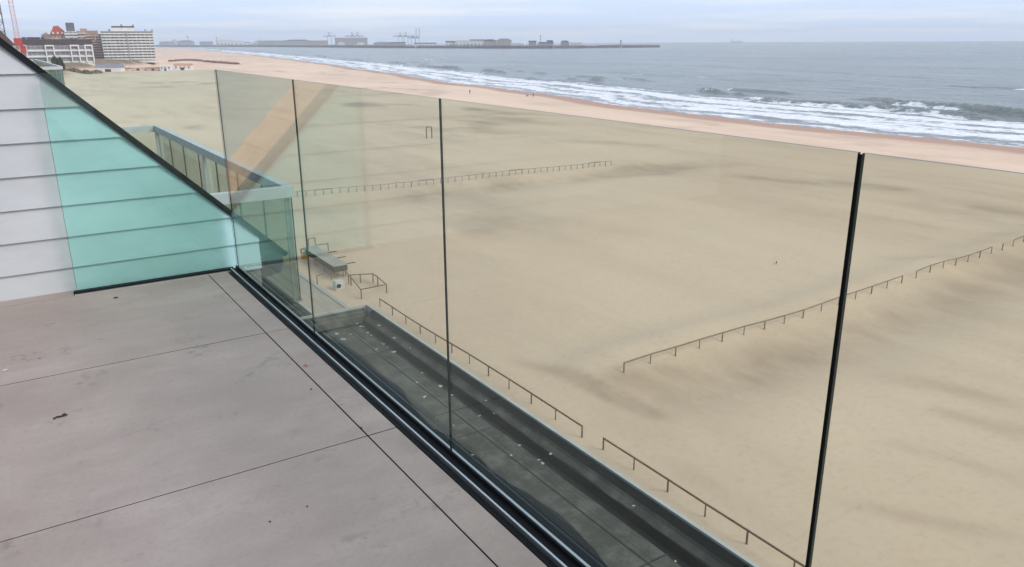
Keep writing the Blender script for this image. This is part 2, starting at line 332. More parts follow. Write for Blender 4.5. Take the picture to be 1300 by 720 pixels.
for c, wdt, k, Lm, hh in ((58, 2.6, 2, 60, 1.4), (74, 2.0, 5, 45, 2.4), (96, 2.4, 8, 38, 1.5), (150, 3.5, 11, 60, 0.7), (205, 4, 14, 55, 0.8), (270, 4, 17, 70, 0.5)):
    e, on = crest(c, wdt, k, Lm); Z += hh*e
    e2 = on*np.exp(-((bw-c+wdt*1.1)/(wdt*0.8))**2); br = sstep(0.52, 0.66, fbm(Y/(Lm*0.6), Y*0+k, k+40))
    foam = np.maximum(foam, 0.66*e2*br)
Z = Z - 0.0*S; Z = np.where(S < 5, ZS-0.10*(5-np.maximum(S, -9))/8, Z)
foam = np.where(np.hypot(X, Y) > 2200, foam*0.8, foam)
kf = keep.reshape(-1)[q].all(1)
put('sea', X, Y, Z, q[kf], M_SEA, {'foam': np.clip(foam, 0, 1), 'swash': (1-sstep(2, 20, S))})
def beachz(x, y): return float(beach_z(np.array([float(x)]), np.array([float(y)]))[0][0])
# promenade along the foot of the building
m_prom, t_, b_ = newmat('promenade_paving'); p_ = pos(t_)
c_ = ramp(t_, noise(t_, p_, 0.5, 5, 0.6), (0.3, (0.20, 0.22, 0.24)), (0.7, (0.32, 0.33, 0.34)))
c_ = mixc(t_, ramp(t_, noise(t_, p_, 0.22, 5, 0.6, (1.6, 0.35, 1)), (0.42, 0), (0.56, 1)), c_, (0.45, 0.35, 0.25))
t_.links.new(c_, b_.inputs['Base Color']); b_.inputs['Roughness'].default_value = 0.5
struct(MB().box(-40, 21.4, -70, 190, ZB-0.4, ZB+0.16).build('promenade', m_prom))
struct(MB().box(21.4, 21.75, -70, 190, ZB-0.4, ZB+0.24).build('kerb', plain('kerb_stone', (0.42, 0.40, 0.37), 0.8)))
# ------------------------------------------------------------------ terrace
GX0, GX1 = 1.0815, 1.0885           # glass planes of the sea-side balustrade
YS = 4.690                        # plane of the side balustrade (near face)
TX, TY = 0.903, [4.655, 3.510, 2.305, 1.100, -0.105, -1.310, -2.515]
slab = struct(MB().box(-3.19, 1.0, -2.6, 4.735, -0.40, -0.0045).build('terrace_floor', plain('dark_grout_screed', (0.030, 0.027, 0.025), 0.95, 0, 0.2, 5, 0, 0.1)))  # dark grout bed visible in the tile joints
LOC[slab.name] = Vector((0, 0, 0))
M_GROUT = plain('dark_joint', (0.018, 0.016, 0.015), 0.95, 0, 0.2, 5, 0, 0.1)
cols = [(-2.706, -1.503), (-1.503, -0.300), (-0.300, TX), (TX, 1.014)]
meshes = {}
for j in range(len(TY)-1):
    for (x0, x1) in cols:
        g = 0.0024; a, b = x0+g, x1-g; c, d = TY[j+1]+g, TY[j]-g; k = (round(b-a, 3), round(d-c, 3))
        if k not in meshes:
            W_, D_ = (b-a)/2, (d-c)/2; e = 0.0009; mb = MB()
            r0 = [(-W_, -D_), (W_, -D_), (W_, D_), (-W_, D_)]; r1 = [(-W_+e, -D_+e), (W_-e, -D_+e), (W_-e, D_-e), (-W_+e, D_-e)]
            mb.hexa([(p[0], p[1], -0.0040) for p in r0] + [(p[0], p[1], -e) for p in r0])
            mb.f.pop(1); mb.mi.pop(1); mb.mi = [1]*5
            for i in range(4): n_ = (i+1) % 4; mb.poly([(*r0[i], -e), (*r0[n_], -e), (*r1[n_], 0), (*r1[i], 0)])
            mb.poly([(*p, 0) for p in r1]); o = mb.build('tile', [M_TILE, M_GROUT], slab, local=True); meshes[k] = o
        else: o = inst(meshes[k], slab, (0, 0, 0))
        o.location = ((a+b)/2, (c+d)/2, random.uniform(-0.0006, 0.0004))
for (x0, x1) in ((-2.706, -1.503), (-1.503, -0.300), (-0.300, 0.204)):
    MB().box(x0+0.002, x1-0.002, 4.6575, 4.7665, -0.0042, -0.0002).build('tile', M_TILE, slab)
# sea-side balustrade: shoe profile, panes
bal = thing('glass_balustrade', 'frameless glass balustrade in a black floor channel facing the beach', 'balustrade', (1.085, 2.0, 0))
Y0b, Y1b = -2.4, 4.70
MB().box(1.0165, 1.034, Y0b, Y1b, -0.02, -0.003).build('shadow_gap_seal', M_BLACK, bal)
MB().box(1.038, 1.0445, Y0b, Y1b-0.015, -0.10, 0.012).build('inner_trim', M_ALU, bal)
MB().box(1.0455, 1.0795, Y0b, Y1b, -0.10, 0.006).box(1.0725, 1.0795, Y0b, Y1b, 0.006, 0.020).build('gasket', M_BLACK, bal)
MB().box(1.0925, 1.1015, Y0b, Y1b+0.02, -0.10, 0.004).build('outer_trim', M_ALU, bal)
MB().box(1.0350, 1.1085, Y0b, Y1b, -0.16, -0.101).build('channel_bottom', M_BLACK, bal)
joints = [4.688, 3.350, 2.034, 0.694, -0.64, -1.98]
gaps = [0.002, 0.002, 0.002, 0.0075, 0.003, 0.003]
for i in range(len(joints)-1):
    ya, yb = joints[i+1]+gaps[i+1]/2, joints[i]-gaps[i]/2; mb = MB()
    zt_ = lambda y_: 1.1435+0.0046*y_
    mb.hexa([(GX0, ya, -0.09), (GX1, ya, -0.09), (GX1, yb, -0.09), (GX0, yb, -0.09), (GX0, ya, zt_(ya)), (GX1, ya, zt_(ya)), (GX1, yb, zt_(yb)), (GX0, yb, zt_(yb))]); mb.mi = [1, 1, 1, 0, 1, 0]
    mb.build('glass_pane', [M_GLASS, M_EDGE], bal)
for j_, g_ in zip(joints[1:4], gaps[1:4]):
    MB().box(GX0+0.002, GX1-0.002, j_-g_*0.42, j_+g_*0.42, 0.0, 1.141+0.0046*j_).build('joint_seal', M_BLACK, bal)
# side balustrade
sb = thing('side_balustrade', 'single glass pane in a black channel standing against the lapped board wall', 'balustrade', (0.65, YS, 0))
mb = MB().box(0.222, 1.0795, YS, YS+0.010, -0.02, 1.165); mb.mi = [1, 1, 0, 1, 0, 1]; mb.build('glass_pane', [M_GLASS2, M_EDGE], sb)
MB().box(0.212, 1.034, YS-0.026, YS-0.002, -0.018, 0.016).build('gasket', M_BLACK, sb)
MB().box(0.205, 1.030, YS-0.038, YS-0.0275, -0.018, 0.006).build('inner_trim', M_ALU, sb)
MB().box(0.205, 1.060, YS+0.0155, YS+0.034, -0.018, 0.010).build('rear_trim', M_BLACK, sb)
# ------------------------------------------------------------------ partition wall of lapped boards, top following the 45 degree roof
SA, SBK = 1.405, 0.985
def sx(z): return (SA-z)/SBK
WY = 4.768
pw = thing('partition_wall', 'white lapped board partition with sloping dark capping between two terraces', 'wall', (0.0, WY, 0))
XL, XE, XM = -3.18, 1.245, 0.225
def xr(z): return min(XE, sx(z))
MB().prism([(XL, -0.3), (XE-0.004, -0.3), (XE-0.004, SA-SBK*(XE-0.004)-0.01), (XL, SA-SBK*XL-0.01)], 'y', WY+0.016, WY+0.086).build('core', M_GREY, pw)
z = -0.042
while z < SA-SBK*XL:
    z0, z1 = z, z+0.172; t0 = 0.0015
    zz0, zz1 = z0+t0, min(z1, SA-SBK*XL-0.001); a = xr(zz0)
    def yf(q): return WY - 0.004 + 0.016*(q-zz0)/0.172     # bottom edge proud of the board below
    if xr(zz1) > XM+0.05: segs = [(XL, XM-0.001, M_BOARD), (XM+0.001, None, M_BOARD_TINT)]  # boards behind the pane carry extra glass tint in their colour
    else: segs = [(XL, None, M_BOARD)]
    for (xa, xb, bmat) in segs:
      if xb is not None: pr = [(xa, zz0), (xb, zz0), (xb, zz1), (xa, zz1)]
      else:
        pr = [(xa, zz0), (a, zz0)]
        if a >= XE and sx(zz1) < XE: pr.append((XE, SA-SBK*XE))
        pr += [(xr(zz1), zz1), (xa, zz1)]
      mb = MB(); f_ = [(x_, yf(q_), q_) for x_, q_ in pr]; bk = [(x_, WY+0.0145, q_) for x_, q_ in pr]
      mb.poly(f_); mb.poly(bk[::-1])
      for i in range(len(pr)): n_ = (i+1) % len(pr); mb.poly([f_[i], bk[i], bk[n_], f_[n_]])
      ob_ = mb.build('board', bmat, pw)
      if bmat is M_BOARD_TINT: ob_['label'] = 'board behind the side glass with the pane tint put into its colour'
    z += 0.172
u = Vector((1, 0, -SBK)).normalized(); nrm = Vector((SBK, 0, 1)).normalized()
A0 = Vector((XL, 0, SA-SBK*XL)); A1 = Vector((1.405, 0, SA-SBK*1.405))
def slopebar(o0, o1, y0, y1, a=A0, b=A1):
    p = [a+nrm*o0, b+nrm*o0, b+nrm*o1, a+nrm*o1]; return MB().prism([(v.x, v.z) for v in p], 'y', y0, y1)
slopebar(-0.014, 0.010, WY-0.012, WY-0.001).build('capping_flange', M_CAP, pw)
slopebar(0.0105, 0.018, WY-0.014, WY+0.100).build('capping', M_CAP, pw)
MB().prism([(XE+0.002, SA-SBK*XE-0.008), (1.385, SA-SBK*1.385-0.01), (1.38, -0.045), (1.365, -0.085), (1.262, -0.105), (XE+0.002, -0.07)], 'y', WY+0.004, WY+0.082).build('gutter_end', plain('slate_grey_metal', (0.085, 0.115, 0.125), 0.35, 0.4), pw)
# ------------------------------------------------------------------ the apartment building we stand on
RE, RY = 3.285, 8.12               # lower roof: outer edge, far end
bd = thing('apartment_building', 'apartment building carrying the terrace, with flat dark roof below the balustrade', 'building', (-6, 3, ZB))
M_BRK = plain('pale_brick', (0.42, 0.36, 0.31), 0.85, 0, 0.15, 2)
MB().box(-14, 0.99, -16, RY, ZB, -0.41).build('wall', M_BRK, bd)
MB().box(1.0, RE-0.02, -16, RY, ZB, -1.90).build('wall', M_BRK, bd)
MB().box(0.992, 1.03, -16, RY-0.01, -1.89, -0.165).build('parapet_wall', plain('dark_fascia', (0.05, 0.055, 0.06), 0.6), bd)
# roofing felt with upstand: swept profile, wetness and painted upstand shade as an attribute
def felt(name, prof, y0, y1, parent, darkfn):
    ys = np.linspace(y0, y1, 90); xs = []
    for (xa, za), (xb, zb) in zip(prof[:-1], prof[1:]):
        n_ = max(2, int(abs(xb-xa)/0.04)); xs += [(xa+(xb-xa)*k/n_, za+(zb-za)*k/n_) for k in range(n_)]
    xs.append(prof[-1]); off = origin(parent); na = len(xs)
    me = bpy.data.meshes.new(name); vs = [(x_-off.x, y_-off.y, z_-off.z) for y_ in ys for x_, z_ in xs]
    me.from_pydata(vs, [], [(j*na+i, j*na+i+1, (j+1)*na+i+1, (j+1)*na+i) for j in range(len(ys)-1) for i in range(na-1)])
    at_ = me.attributes.new('wet_dark', 'FLOAT', 'POINT'); at_.data.foreach_set('value', [darkfn(x_, y_) for y_ in ys for x_, z_ in xs])
    me.materials.append(M_BIT); return link(bpy.data.objects.new(name, me), parent)
def wet_shade(x, y):
    a = 1-min(1, max(0, (x-(2.60+0.05*math.sin(y*2.1)+0.03*math.sin(y*5.3+1)))/0.22))
    b = 0.75*math.exp(-((x-3.12)/0.06)**2) + 0.72*max(0, min(1, (x-3.212)/0.012)); c_ = 0.5*math.exp(-((y-RY+0.35)/0.12)**2)  # shadow line at upstand foot and far end painted in; outer slope darker
    return max(a, b, c_)
ZF = -1.785
roof = felt('lower_roof', [(1.03, ZF), (3.125, ZF), (3.150, ZF+0.055), (3.205, ZF+0.085), (3.222, ZF+0.11), (3.262, ZF+0.150)], -16, RY-0.19, bd, wet_shade)
felt('upstand', [(1.031, ZF+0.001), (3.255, ZF+0.001)], RY-0.19, RY-0.13, bd, lambda x, y: 0.7)  # flat strip darkened to paint the shade at the end kerb's foot
MB().prism([(RY-0.135, ZF), (RY-0.11, ZF+0.06), (RY-0.03, ZF+0.11), (RY-0.02, ZF+0.145), (RY-0.02, ZF-0.1), (RY-0.135, ZF-0.1)], 'x', 1.032, 3.24).build('end_upstand', M_BIT, bd)
MB().box(3.263, 3.290, -16, RY, -1.95, -1.618).build('edge_trim', M_ZINC, bd)
MB().box(1.035, 3.262, RY-0.022, RY-0.001, -1.95, -1.6195).build('edge_trim', M_ZINC, bd)
M_SEAM = plain('felt_seam', (0.025, 0.026, 0.026), 0.6)
for x_, w_ in ((2.925, 0.010), (2.02, 0.01)): MB().box(x_-w_/2, x_+w_/2, -16, RY-0.2, ZF+0.0005, ZF+0.004).build('seam', M_SEAM, bd)
for y_ in (0.9, 2.95, 5.0, 7.05): MB().box(1.05, 3.10, y_-0.004, y_+0.004, ZF+0.0007, ZF+0.0035).build('seam', M_SEAM, bd)
# rear wall of our terrace with sliding doors, and the sloping roof over it
M_WHITE = plain('white_frame', (0.72, 0.72, 0.72), 0.4)
MB().box(-14, -3.22, -16, 4.87, -0.40, 2.60).build('rear_wall', plain('dark_cladding', (0.07, 0.07, 0.072), 0.8), bd)
for k in range(4):
    y0 = -2.2+k*1.72
    fr_ = MB().box(-3.215, -3.165, y0, y0+0.07, 0.02, 2.3).box(-3.215, -3.165, y0+1.55, y0+1.62, 0.02, 2.3).box(-3.215, -3.165, y0+0.071, y0+1.549, 2.23, 2.3).box(-3.215, -3.165, y0+0.071, y0+1.549, 0.02, 0.09).build('sliding_door', plain('anthracite', (0.05, 0.052, 0.056), 0.4), bd)
    LOC[fr_.name] = Vector((0, 0, 0)); MB().box(-3.205, -3.19, y0+0.071, y0+1.549, 0.091, 2.229).build('pane', M_DARKW, fr_)
rf = MB().prism([(-3.0, 2.605), (-5.0, 4.55), (-14, 4.7), (-14, 2.605)], 'y', -16, 4.765).build('mansard_roof', plain('zinc_sheet', (0.20, 0.21, 0.215), 0.5, 0.3, 0.1, 1.5), bd)
# neighbour's half of the building: orange tiled strip of roof, then zinc; all behind the slope of the partition
nb = thing('neighbouring_house', 'neighbouring building with orange tiled roof strip and flat dark roof beyond the partition', 'building', (-6, 40, ZB))
SN = SA-0.105
MB().prism([(-14, ZB), (2.66, ZB), (2.66, -1.66), (1.05, -1.66), (1.05, SN-SBK*1.05-0.05), (-3.0, SN+SBK*3.0-0.05), (-14, SN+SBK*3.0)], 'y', RY+0.002, 68).build('wall', plain('grey_zinc', (0.30, 0.31, 0.31), 0.6, 0.1, 0.1, 0.8), nb)
MB().prism([(-14, -0.4), (1.05, -0.4), (1.05, SN-SBK*1.05-0.05), (-3.0, SN+SBK*3.0-0.05), (-14, SN+SBK*3.0)], 'y', 4.875, RY).build('wall', plain('grey_zinc', (0.3, 0.31, 0.31)), nb)
M_ORG = plain('orange_clay_tile', (0.74, 0.33, 0.20), 0.75, 0, 0.2, 4)
for k in range(22):
    x1 = 1.06-k*0.19; x0 = x1-0.19; zt = lambda x_: SN-SBK*x_
    for j in range(4):
        ya = 4.885+j*0.24
        MB().hexa([(x0, ya, zt(x0)-0.045), (x1, ya, zt(x1)-0.045), (x1, ya+0.236, zt(x1)-0.045), (x0, ya+0.236, zt(x0)-0.045), (x0, ya, zt(x0)-0.028), (x1, ya, zt(x1)-0.006), (x1, ya+0.236, zt(x1)-0.006), (x0, ya+0.236, zt(x0)-0.028)]).build('roof_tile', M_ORG, nb)
MB().box(2.635, 2.662, RY+0.01, 68, -1.9, -1.625).build('edge_trim', M_ZINC, nb)
MB().box(1.06, 2.633, RY+0.01, 68, -1.659, -1.645).build('roof_felt', M_BIT, nb)
# neighbour's glazed balcony fronts: a rail round panes of green glass
def balcony(label, x0, x1, y0, y1, z0, z1, npan):
    t = thing('balcony_screen', label, 'balcony', ((x0+x1)/2, (y0+y1)/2, z0), 0, 'glazed balcony screens on the neighbouring building')
    rw = 0.10
    MB().box(x1-rw, x1, y0, y1, z1-0.12, z1).build('handrail', M_ZINC, t)
    MB().box(x0, x1-rw-0.001, y0, y0+rw, z1-0.1201, z1-0.0005).build('handrail', M_ZINC, t)
    MB().box(x0, x1-rw-0.001, y1-rw, y1, z1-0.1201, z1-0.0005).build('handrail', M_ZINC, t)
    for k in range(npan):
        ya = y0+0.012+(y1-y0-0.024)*k/npan; yb = y0+0.012+(y1-y0-0.024)*(k+1)/npan-0.02
        mb = MB().box(x1-0.045, x1-0.031, ya, yb, z0+0.02, z1-0.122); mb.mi = [1, 1, 1, 0, 1, 0]; mb.build('glass_pane', [M_GLASS, M_EDGE], t)
    for (ya, yb) in ((y0+0.03, y0+0.044), (y1-0.044, y1-0.03)):
        mb = MB().box(x0, x1-0.05, ya, yb, z0+0.02, z1-0.122); mb.mi = [1, 1, 0, 1, 0, 1]; mb.build('glass_pane', [M_GLASS, M_EDGE], t)
    n2 = max(2, npan//3)
    for k in range(n2+1):
        yy = y0+0.08+(y1-y0-0.16)*k/n2; MB().box(x1-0.099, x1-0.052, yy-0.02, yy+0.02, z0+0.005, z1-0.122).build('post', M_ZINC, t)
    MB().box(x1-0.10, x1-0.001, y0+0.05, y1-0.05, z0-0.012, z0+0.019).build('base_rail', M_GREY, t)
    return t
balcony('pale railed green glass balcony screen just beyond the partition', 1.13, 2.70, 8.62, 16.9, -1.61, -0.245, 7)
balcony('small far balcony screen with white rail below the town', 1.13, 2.72, 38, 57, -1.61, 0.40, 8)
# ------------------------------------------------------------------ litter on the terrace and on the lower roof
def flake(name, label, cat, p, r, mat, group, seed, tall=0.35):
    rn = random.Random(seed); mb = MB(); n_ = 7; ring = []
    for i in range(n_):
        a = 2*math.pi*i/n_; rr = r*rn.uniform(0.5, 1.15); ring.append((math.cos(a)*rr*1.4, math.sin(a)*rr, r*tall*rn.uniform(0.1, 0.5)))
    for i in range(n_): n2 = (i+1) % n_; mb.poly([ring[i], ring[n2], (0, 0, r*tall)]); mb.poly([ring[n2], ring[i], (ring[i][0]*0.8, ring[i][1]*0.8, 0), (ring[n2][0]*0.8, ring[n2][1]*0.8, 0)])
    o = mb.build(name, mat, None, local=True); o.location = p; o.rotation_euler = (0, 0, rn.uniform(0, 6.28)); return tag(o, label, cat, group)
M_LEAF = plain('dry_leaf', (0.42, 0.13, 0.05), 0.7); M_DIRT = plain('dark_debris', (0.030, 0.025, 0.022), 0.9); M_SHELL = plain('bleached_shell', (0.55, 0.54, 0.50), 0.7)
flake('dry_leaf', 'small orange dry leaf on the narrow tile strip', 'leaf', at(388, 464, 0.0015), 0.010, M_LEAF, None, 1)
for k, (a, b, r) in enumerate(((76, 529, .010), (82, 527, .012), (70, 531, .007))): flake('dirt_crumb', 'dark crumb in the little cluster on the large middle tile', 'debris', at(a, b, 0.0015), r, M_DIRT, 'cluster of dark crumbs', 20+k)
flake('drain_plug', 'dark oval plug on the tile in front of the side glass', 'debris', at(147, 378, 0.0015), 0.016, M_DIRT, None, 31, 0.2)
for k, (a, b, r) in enumerate(((423, 468, .007), (395, 494, .005), (6, 470, .012), (390, 643, .004), (343, 720-58, .004), (459, 543, .006), (50, 455, .004), (186, 443, .003))):
    flake('grit', ['flat dark chip on the narrow tile strip', 'tiny grit speck on the tiles'][k > 0], 'debris', at(a, b, 0.0015), r, M_DIRT if k != 2 else M_SHELL, 'grit on the terrace tiles', 40+k)
rn = random.Random(3)
spots = [(at(370+x/4.5, 290+y/4.5, ZF+0.002), s) for x, y, s in ((205, 575, 10), (225, 505, 9), (258, 603, 12), (295, 633, 12), (336, 605, 7), (300, 500, 6), (330, 480, 6), (345, 490, 8), (372, 475, 6), (375, 545, 9), (395, 550, 8), (410, 552, 6), (500, 560, 8), (520, 565, 7), (580, 598, 12), (590, 632, 8), (540, 520, 5), (515, 655, 6), (485, 690, 6), (430, 490, 6), (450, 495, 6), (680, 690, 5), (740, 660, 6))]
spots += [(at(500+x/2.4, 420+y/2.4, ZF+0.002), s) for x, y, s in ((68, 157, 7), (93, 202, 10), (138, 103, 11), (175, 130, 6), (182, 288, 5), (240, 378, 5), (357, 380, 6), (453, 404, 8), (383, 276, 7), (443, 290, 6), (478, 368, 6), (280, 216, 5), (730, 538, 5), (867, 572, 4), (260, 158, 5), (305, 245, 4), (940, 638, 5), (900, 632, 4))]
for k, (p, s) in enumerate(spots):
    if p.x > 3.10: p = Vector((p.x*0.975, p.y*0.975, ZF+0.09 if p.x*0.975 > 3.15 else ZF+0.06)) if p.x*0.975 < 3.2 else Vector((3.08, p.y*3.08/p.x, ZF+0.002))
    flake('shell_fragment', 'pale shell fragment lying on the dark lower roof', 'shell', p, s*0.0021, M_SHELL, 'pale litter on the lower roof', 100+k)
# ------------------------------------------------------------------ beach furniture
def post_mesh(name, wd, ht, mat):
    return MB().lathe((0, 0, -0.6), [(wd*0.52, 0), (wd*0.5, 0.6), (wd*0.46, ht+0.56), (wd*0.30, ht+0.60)], 6).build(name, mat, None, local=True)
def wind_fence(label, x0, x1, yfn, step, ht, wd, railfn, mat, along='x'):
    b0 = (x0, yfn(x0)) if along == 'x' else (yfn(x0), x0)
    t = thing('sand_fence', label, 'fence', (b0[0], b0[1], beachz(*b0))); src = None; prev = None; n_ = int((x1-x0)/step); rr = random.Random(int(x1*7))
    for k in range(n_+1):
        s_ = x0+k*step; x_, y_ = (s_, yfn(s_)) if along == 'x' else (yfn(s_), s_); z_ = beachz(x_, y_)
        lc = Vector((x_, y_, z_))-LOC[t.name]
        if src is None: src = post_mesh('post', wd, ht, mat); src.parent = t; src.location = lc
        else: inst(src, t, lc, 0, (1, 1, 1) if k % 2 == 0 else (0.75, 0.75, 0.97))
        top = Vector((x_, y_, z_+ht-0.06))
        if prev is not None:
            r_ = railfn(k, n_)
            if r_: MB().bar(prev, top, r_*0.6, r_).build('rail', mat, t)
        prev = top
    return t
r1 = random.Random(5)
wind_fence('weathered low post fence ending beside the sand drift far out, below the goal frame', 30.5, 88.5, lambda x: 103.9-0.02*(x-34), 1.22, 0.80, 0.15, lambda k, n: 0.16 if k % 13 in (5, 6) else 0.07, M_WOODF)
wind_fence('long post and rail fence half buried in drifted sand behind the wide black joint', 31.3, 118, lambda x: 34.7+0.038*(x-31.3), 2.39, 0.74, 0.11, lambda k, n: 0 if (k in (15, 22, 23, 30)) else (0.10 if k < 9 else 0.085), M_WOODF)
wind_fence('rusty promenade railing running along the white roof edge up to the small gap', 29.9, 59.3, lambda y: 24.1, 2.45, 0.74, 0.10, lambda k, n: 0.09, M_RUST, 'y')
wind_fence('rusty promenade railing after the gap, nearer the terrace', 4.0, 28.2, lambda y: 24.2, 2.42, 0.74, 0.10, lambda k, n: 0.09, M_RUST, 'y')
def rail_frame(label, pts, ht=0.85, name='rail_frame'):
    P = [at(a, b, ZB) for a, b in pts]; t = thing(name, label, 'railing', (P[0].x, P[0].y, ZB), 0); prev = None
    for p in P:
        z_ = beachz(p.x, p.y); MB().bar((p.x, p.y, z_-0.4), (p.x, p.y, z_+ht), 0.08).build('post', M_RUST, t); top = Vector((p.x, p.y, z_+ht-0.04))
        if prev is not None: MB().bar(prev, top, 0.06, 0.08).build('rail', M_RUST, t)
        prev = top
    return t
rail_frame('short rusty rail frame next to the white bin', [(403, 362), (421, 356.5)])
rail_frame('rusty railing closing a square pen on the sand beyond the lower roof corner', [(443, 362), (458, 361), (474, 360.5), (480, 364.5), (491, 373.5), (459, 380)])
rail_frame('thin rusty railing linking the timber counter to the pen', [(436, 353), (446, 364), (459, 380.5)])
rail_frame('low rusty rail frame standing beyond the timber counter', [(392, 313.5), (400.5, 312)])
rail_frame('rusty rail stub at the seaward side of the timber counter', [(401, 322), (417, 320)])
# long raised timber counter
ca = at(394, 325, ZB+0.75); cb = at(425, 346, ZB+0.75)
ct = thing('timber_counter', 'long raised timber counter with pale plank top on posts in the sand', 'counter', (cb.x, cb.y, ZB))
W0, W1 = cb.x-0.05, cb.x+1.25; YA, YB_ = cb.y, ca.y+1.5
M_PLK = plain('pale_planks', (0.40, 0.36, 0.31), 0.85, 0, 0.2, 1.5); M_DK = plain('dark_timber', (0.075, 0.06, 0.05), 0.8, 0, 0.3, 1.5)
MB().box(W0, W1, YA, YB_, ZB+0.75, ZB+1.30).build('body', M_DK, ct)
for k in range(5): a = W0-0.05+k*0.282; MB().box(a, a+0.27, YA-0.08, YB_+0.08, ZB+1.302, ZB+1.35).build('plank', M_PLK, ct)
for k in range(4):
    yy = YA+0.3+(YB_-YA-0.6)*k/3
    for xx in (W0+0.1, W1-0.1): MB().bar((xx, yy, ZB-0.5), (xx, yy, ZB+0.748), 0.10).build('leg', M_WOODF, ct)
for k in range(3): yy = YA+0.5+2.4*k; MB().bar((W1+0.01, yy, ZB+1.26), (W1+1.0, yy, ZB+1.26), 0.07).build('bracket', M_DK, ct)
s0 = at(396.5, 322, ZB+1.0); sg = thing('notice_board', 'small red and white notice with yellow panel at the end of the timber counter', 'sign', (W0-0.15, YB_-0.6, ZB))
MB().bar((W0-0.15, YB_-0.6, ZB-0.4), (W0-0.15, YB_-0.6, ZB+1.35), 0.07).build('post', M_WOODF, sg)
MB().box(W0-0.55, W0+0.1, YB_-0.66, YB_-0.62, ZB+0.85, ZB+1.40).build('panel', plain('red_panel', (0.5, 0.08, 0.05), 0.5), sg)
MB().box(W0-0.38, W0-0.06, YB_-0.67, YB_-0.661, ZB+1.0, ZB+1.25).build('white_mark', M_WHITE, sg)
MB().box(W0-0.5, W0+0.05, YB_-0.66, YB_-0.62, ZB+0.25, ZB+0.80).build('panel', plain('yellow_panel', (0.6, 0.36, 0.05), 0.5), sg)
p = at(430.5, 368, ZB); zb_ = beachz(p.x, p.y)
bn = thing('litter_bin', 'squat white concrete litter bin with a dark side opening on the sand', 'bin', (p.x, p.y, zb_))
M_CONC = plain('white_concrete', (0.60, 0.60, 0.57), 0.8, 0, 0.12, 6)
bevel(MB().box(p.x-0.45, p.x+0.45, p.y-0.42, p.y+0.42, zb_-0.1, zb_+0.72).build('body', M_CONC, bn), 0.14, 3)
bevel(MB().box(p.x-0.40, p.x+0.40, p.y-0.37, p.y+0.37, zb_+0.721, zb_+0.80).build('lid', M_CONC, bn), 0.05, 2)
o = MB().lathe((0, 0, 0), [(0.20, 0), (0.20, 0.03), (0.14, 0.03)], 14).build('opening', M_BLACK, bn, local=True); o.rotation_euler = (math.pi/2, 0, 0); o.location = (-0.15, -0.415, 0.40)
# goal frame far out
g = at(545, 175.5, ZB); gz = beachz(g.x, g.y)
gl = thing('goal_frame', 'dark upright goal frame standing alone on the sand', 'goal', (g.x, g.y, gz))
e = Vector((math.cos(-0.25), math.sin(-0.25), 0)); hd = Vector((0.35, 0.94, 0)); hl = 1.45
pa, pb = g-e*0.62, g+e*0.62
for a in (pa, pb): MB().bar((a.x, a.y, gz-0.5), (a.x, a.y, gz+2.45), 0.17).build('post', M_DK, gl)
MB().bar((pa.x, pa.y, gz+2.53), (pb.x, pb.y, gz+2.53), 0.16).build('crossbar', M_DK, gl)
for a in (pa, pb): MB().bar((a.x, a.y, gz+0.02), (a.x+hd.x*0.9, a.y+hd.y*0.9, gz+0.05), 0.08).build('ground_bar', M_DK, gl)
# ------------------------------------------------------------------ people, dog and bird on the sand
def skin_body(name, verts, edges, mat, parent, root=0, sub=1):
    me = bpy.data.meshes.new(name); me.from_pydata([v[:3] for v in verts], edges, []); o = bpy.data.objects.new(name, me); link(o, parent)
    md = o.modifiers.new('skin', 'SKIN'); md.use_smooth_shade = True
    for k, v in enumerate(verts):
        sv = me.skin_vertices[0].data[k]; sv.radius = (v[3], v[4] if len(v) > 4 else v[3]); sv.use_root = (k == root)
    s_ = o.modifiers.new('sub', 'SUBSURF'); s_.levels = sub; s_.render_levels = sub; me.materials.append(mat); return o
def mat_person(name, top, legs):
    m, t, b = newmat(name); tcn = t.nodes.new('ShaderNodeTexCoord'); sp = t.nodes.new('ShaderNodeSeparateXYZ'); t.links.new(tcn.outputs['Object'], sp.inputs[0])
    r = t.nodes.new('ShaderNodeValToRGB'); mr = t.nodes.new('ShaderNodeMath'); mr.operation = 'DIVIDE'; mr.inputs[1].default_value = 1.8; t.links.new(sp.outputs[2], mr.inputs[0]); t.links.new(mr.outputs[0], r.inputs[0])
    e = r.color_ramp; e.interpolation = 'CONSTANT'; e.elements[0].position = 0; e.elements[0].color = (0.03, 0.025, 0.02, 1); e.elements[1].position = 0.05; e.elements[1].color = (*legs, 1)
    for p_, c_ in ((0.50, top), (0.835, (0.55, 0.36, 0.27))): q_ = e.elements.new(p_); q_.color = (*c_, 1)
    t.links.new(r.outputs[0], b.inputs['Base Color']); b.inputs['Roughness'].default_value = 0.8; return m
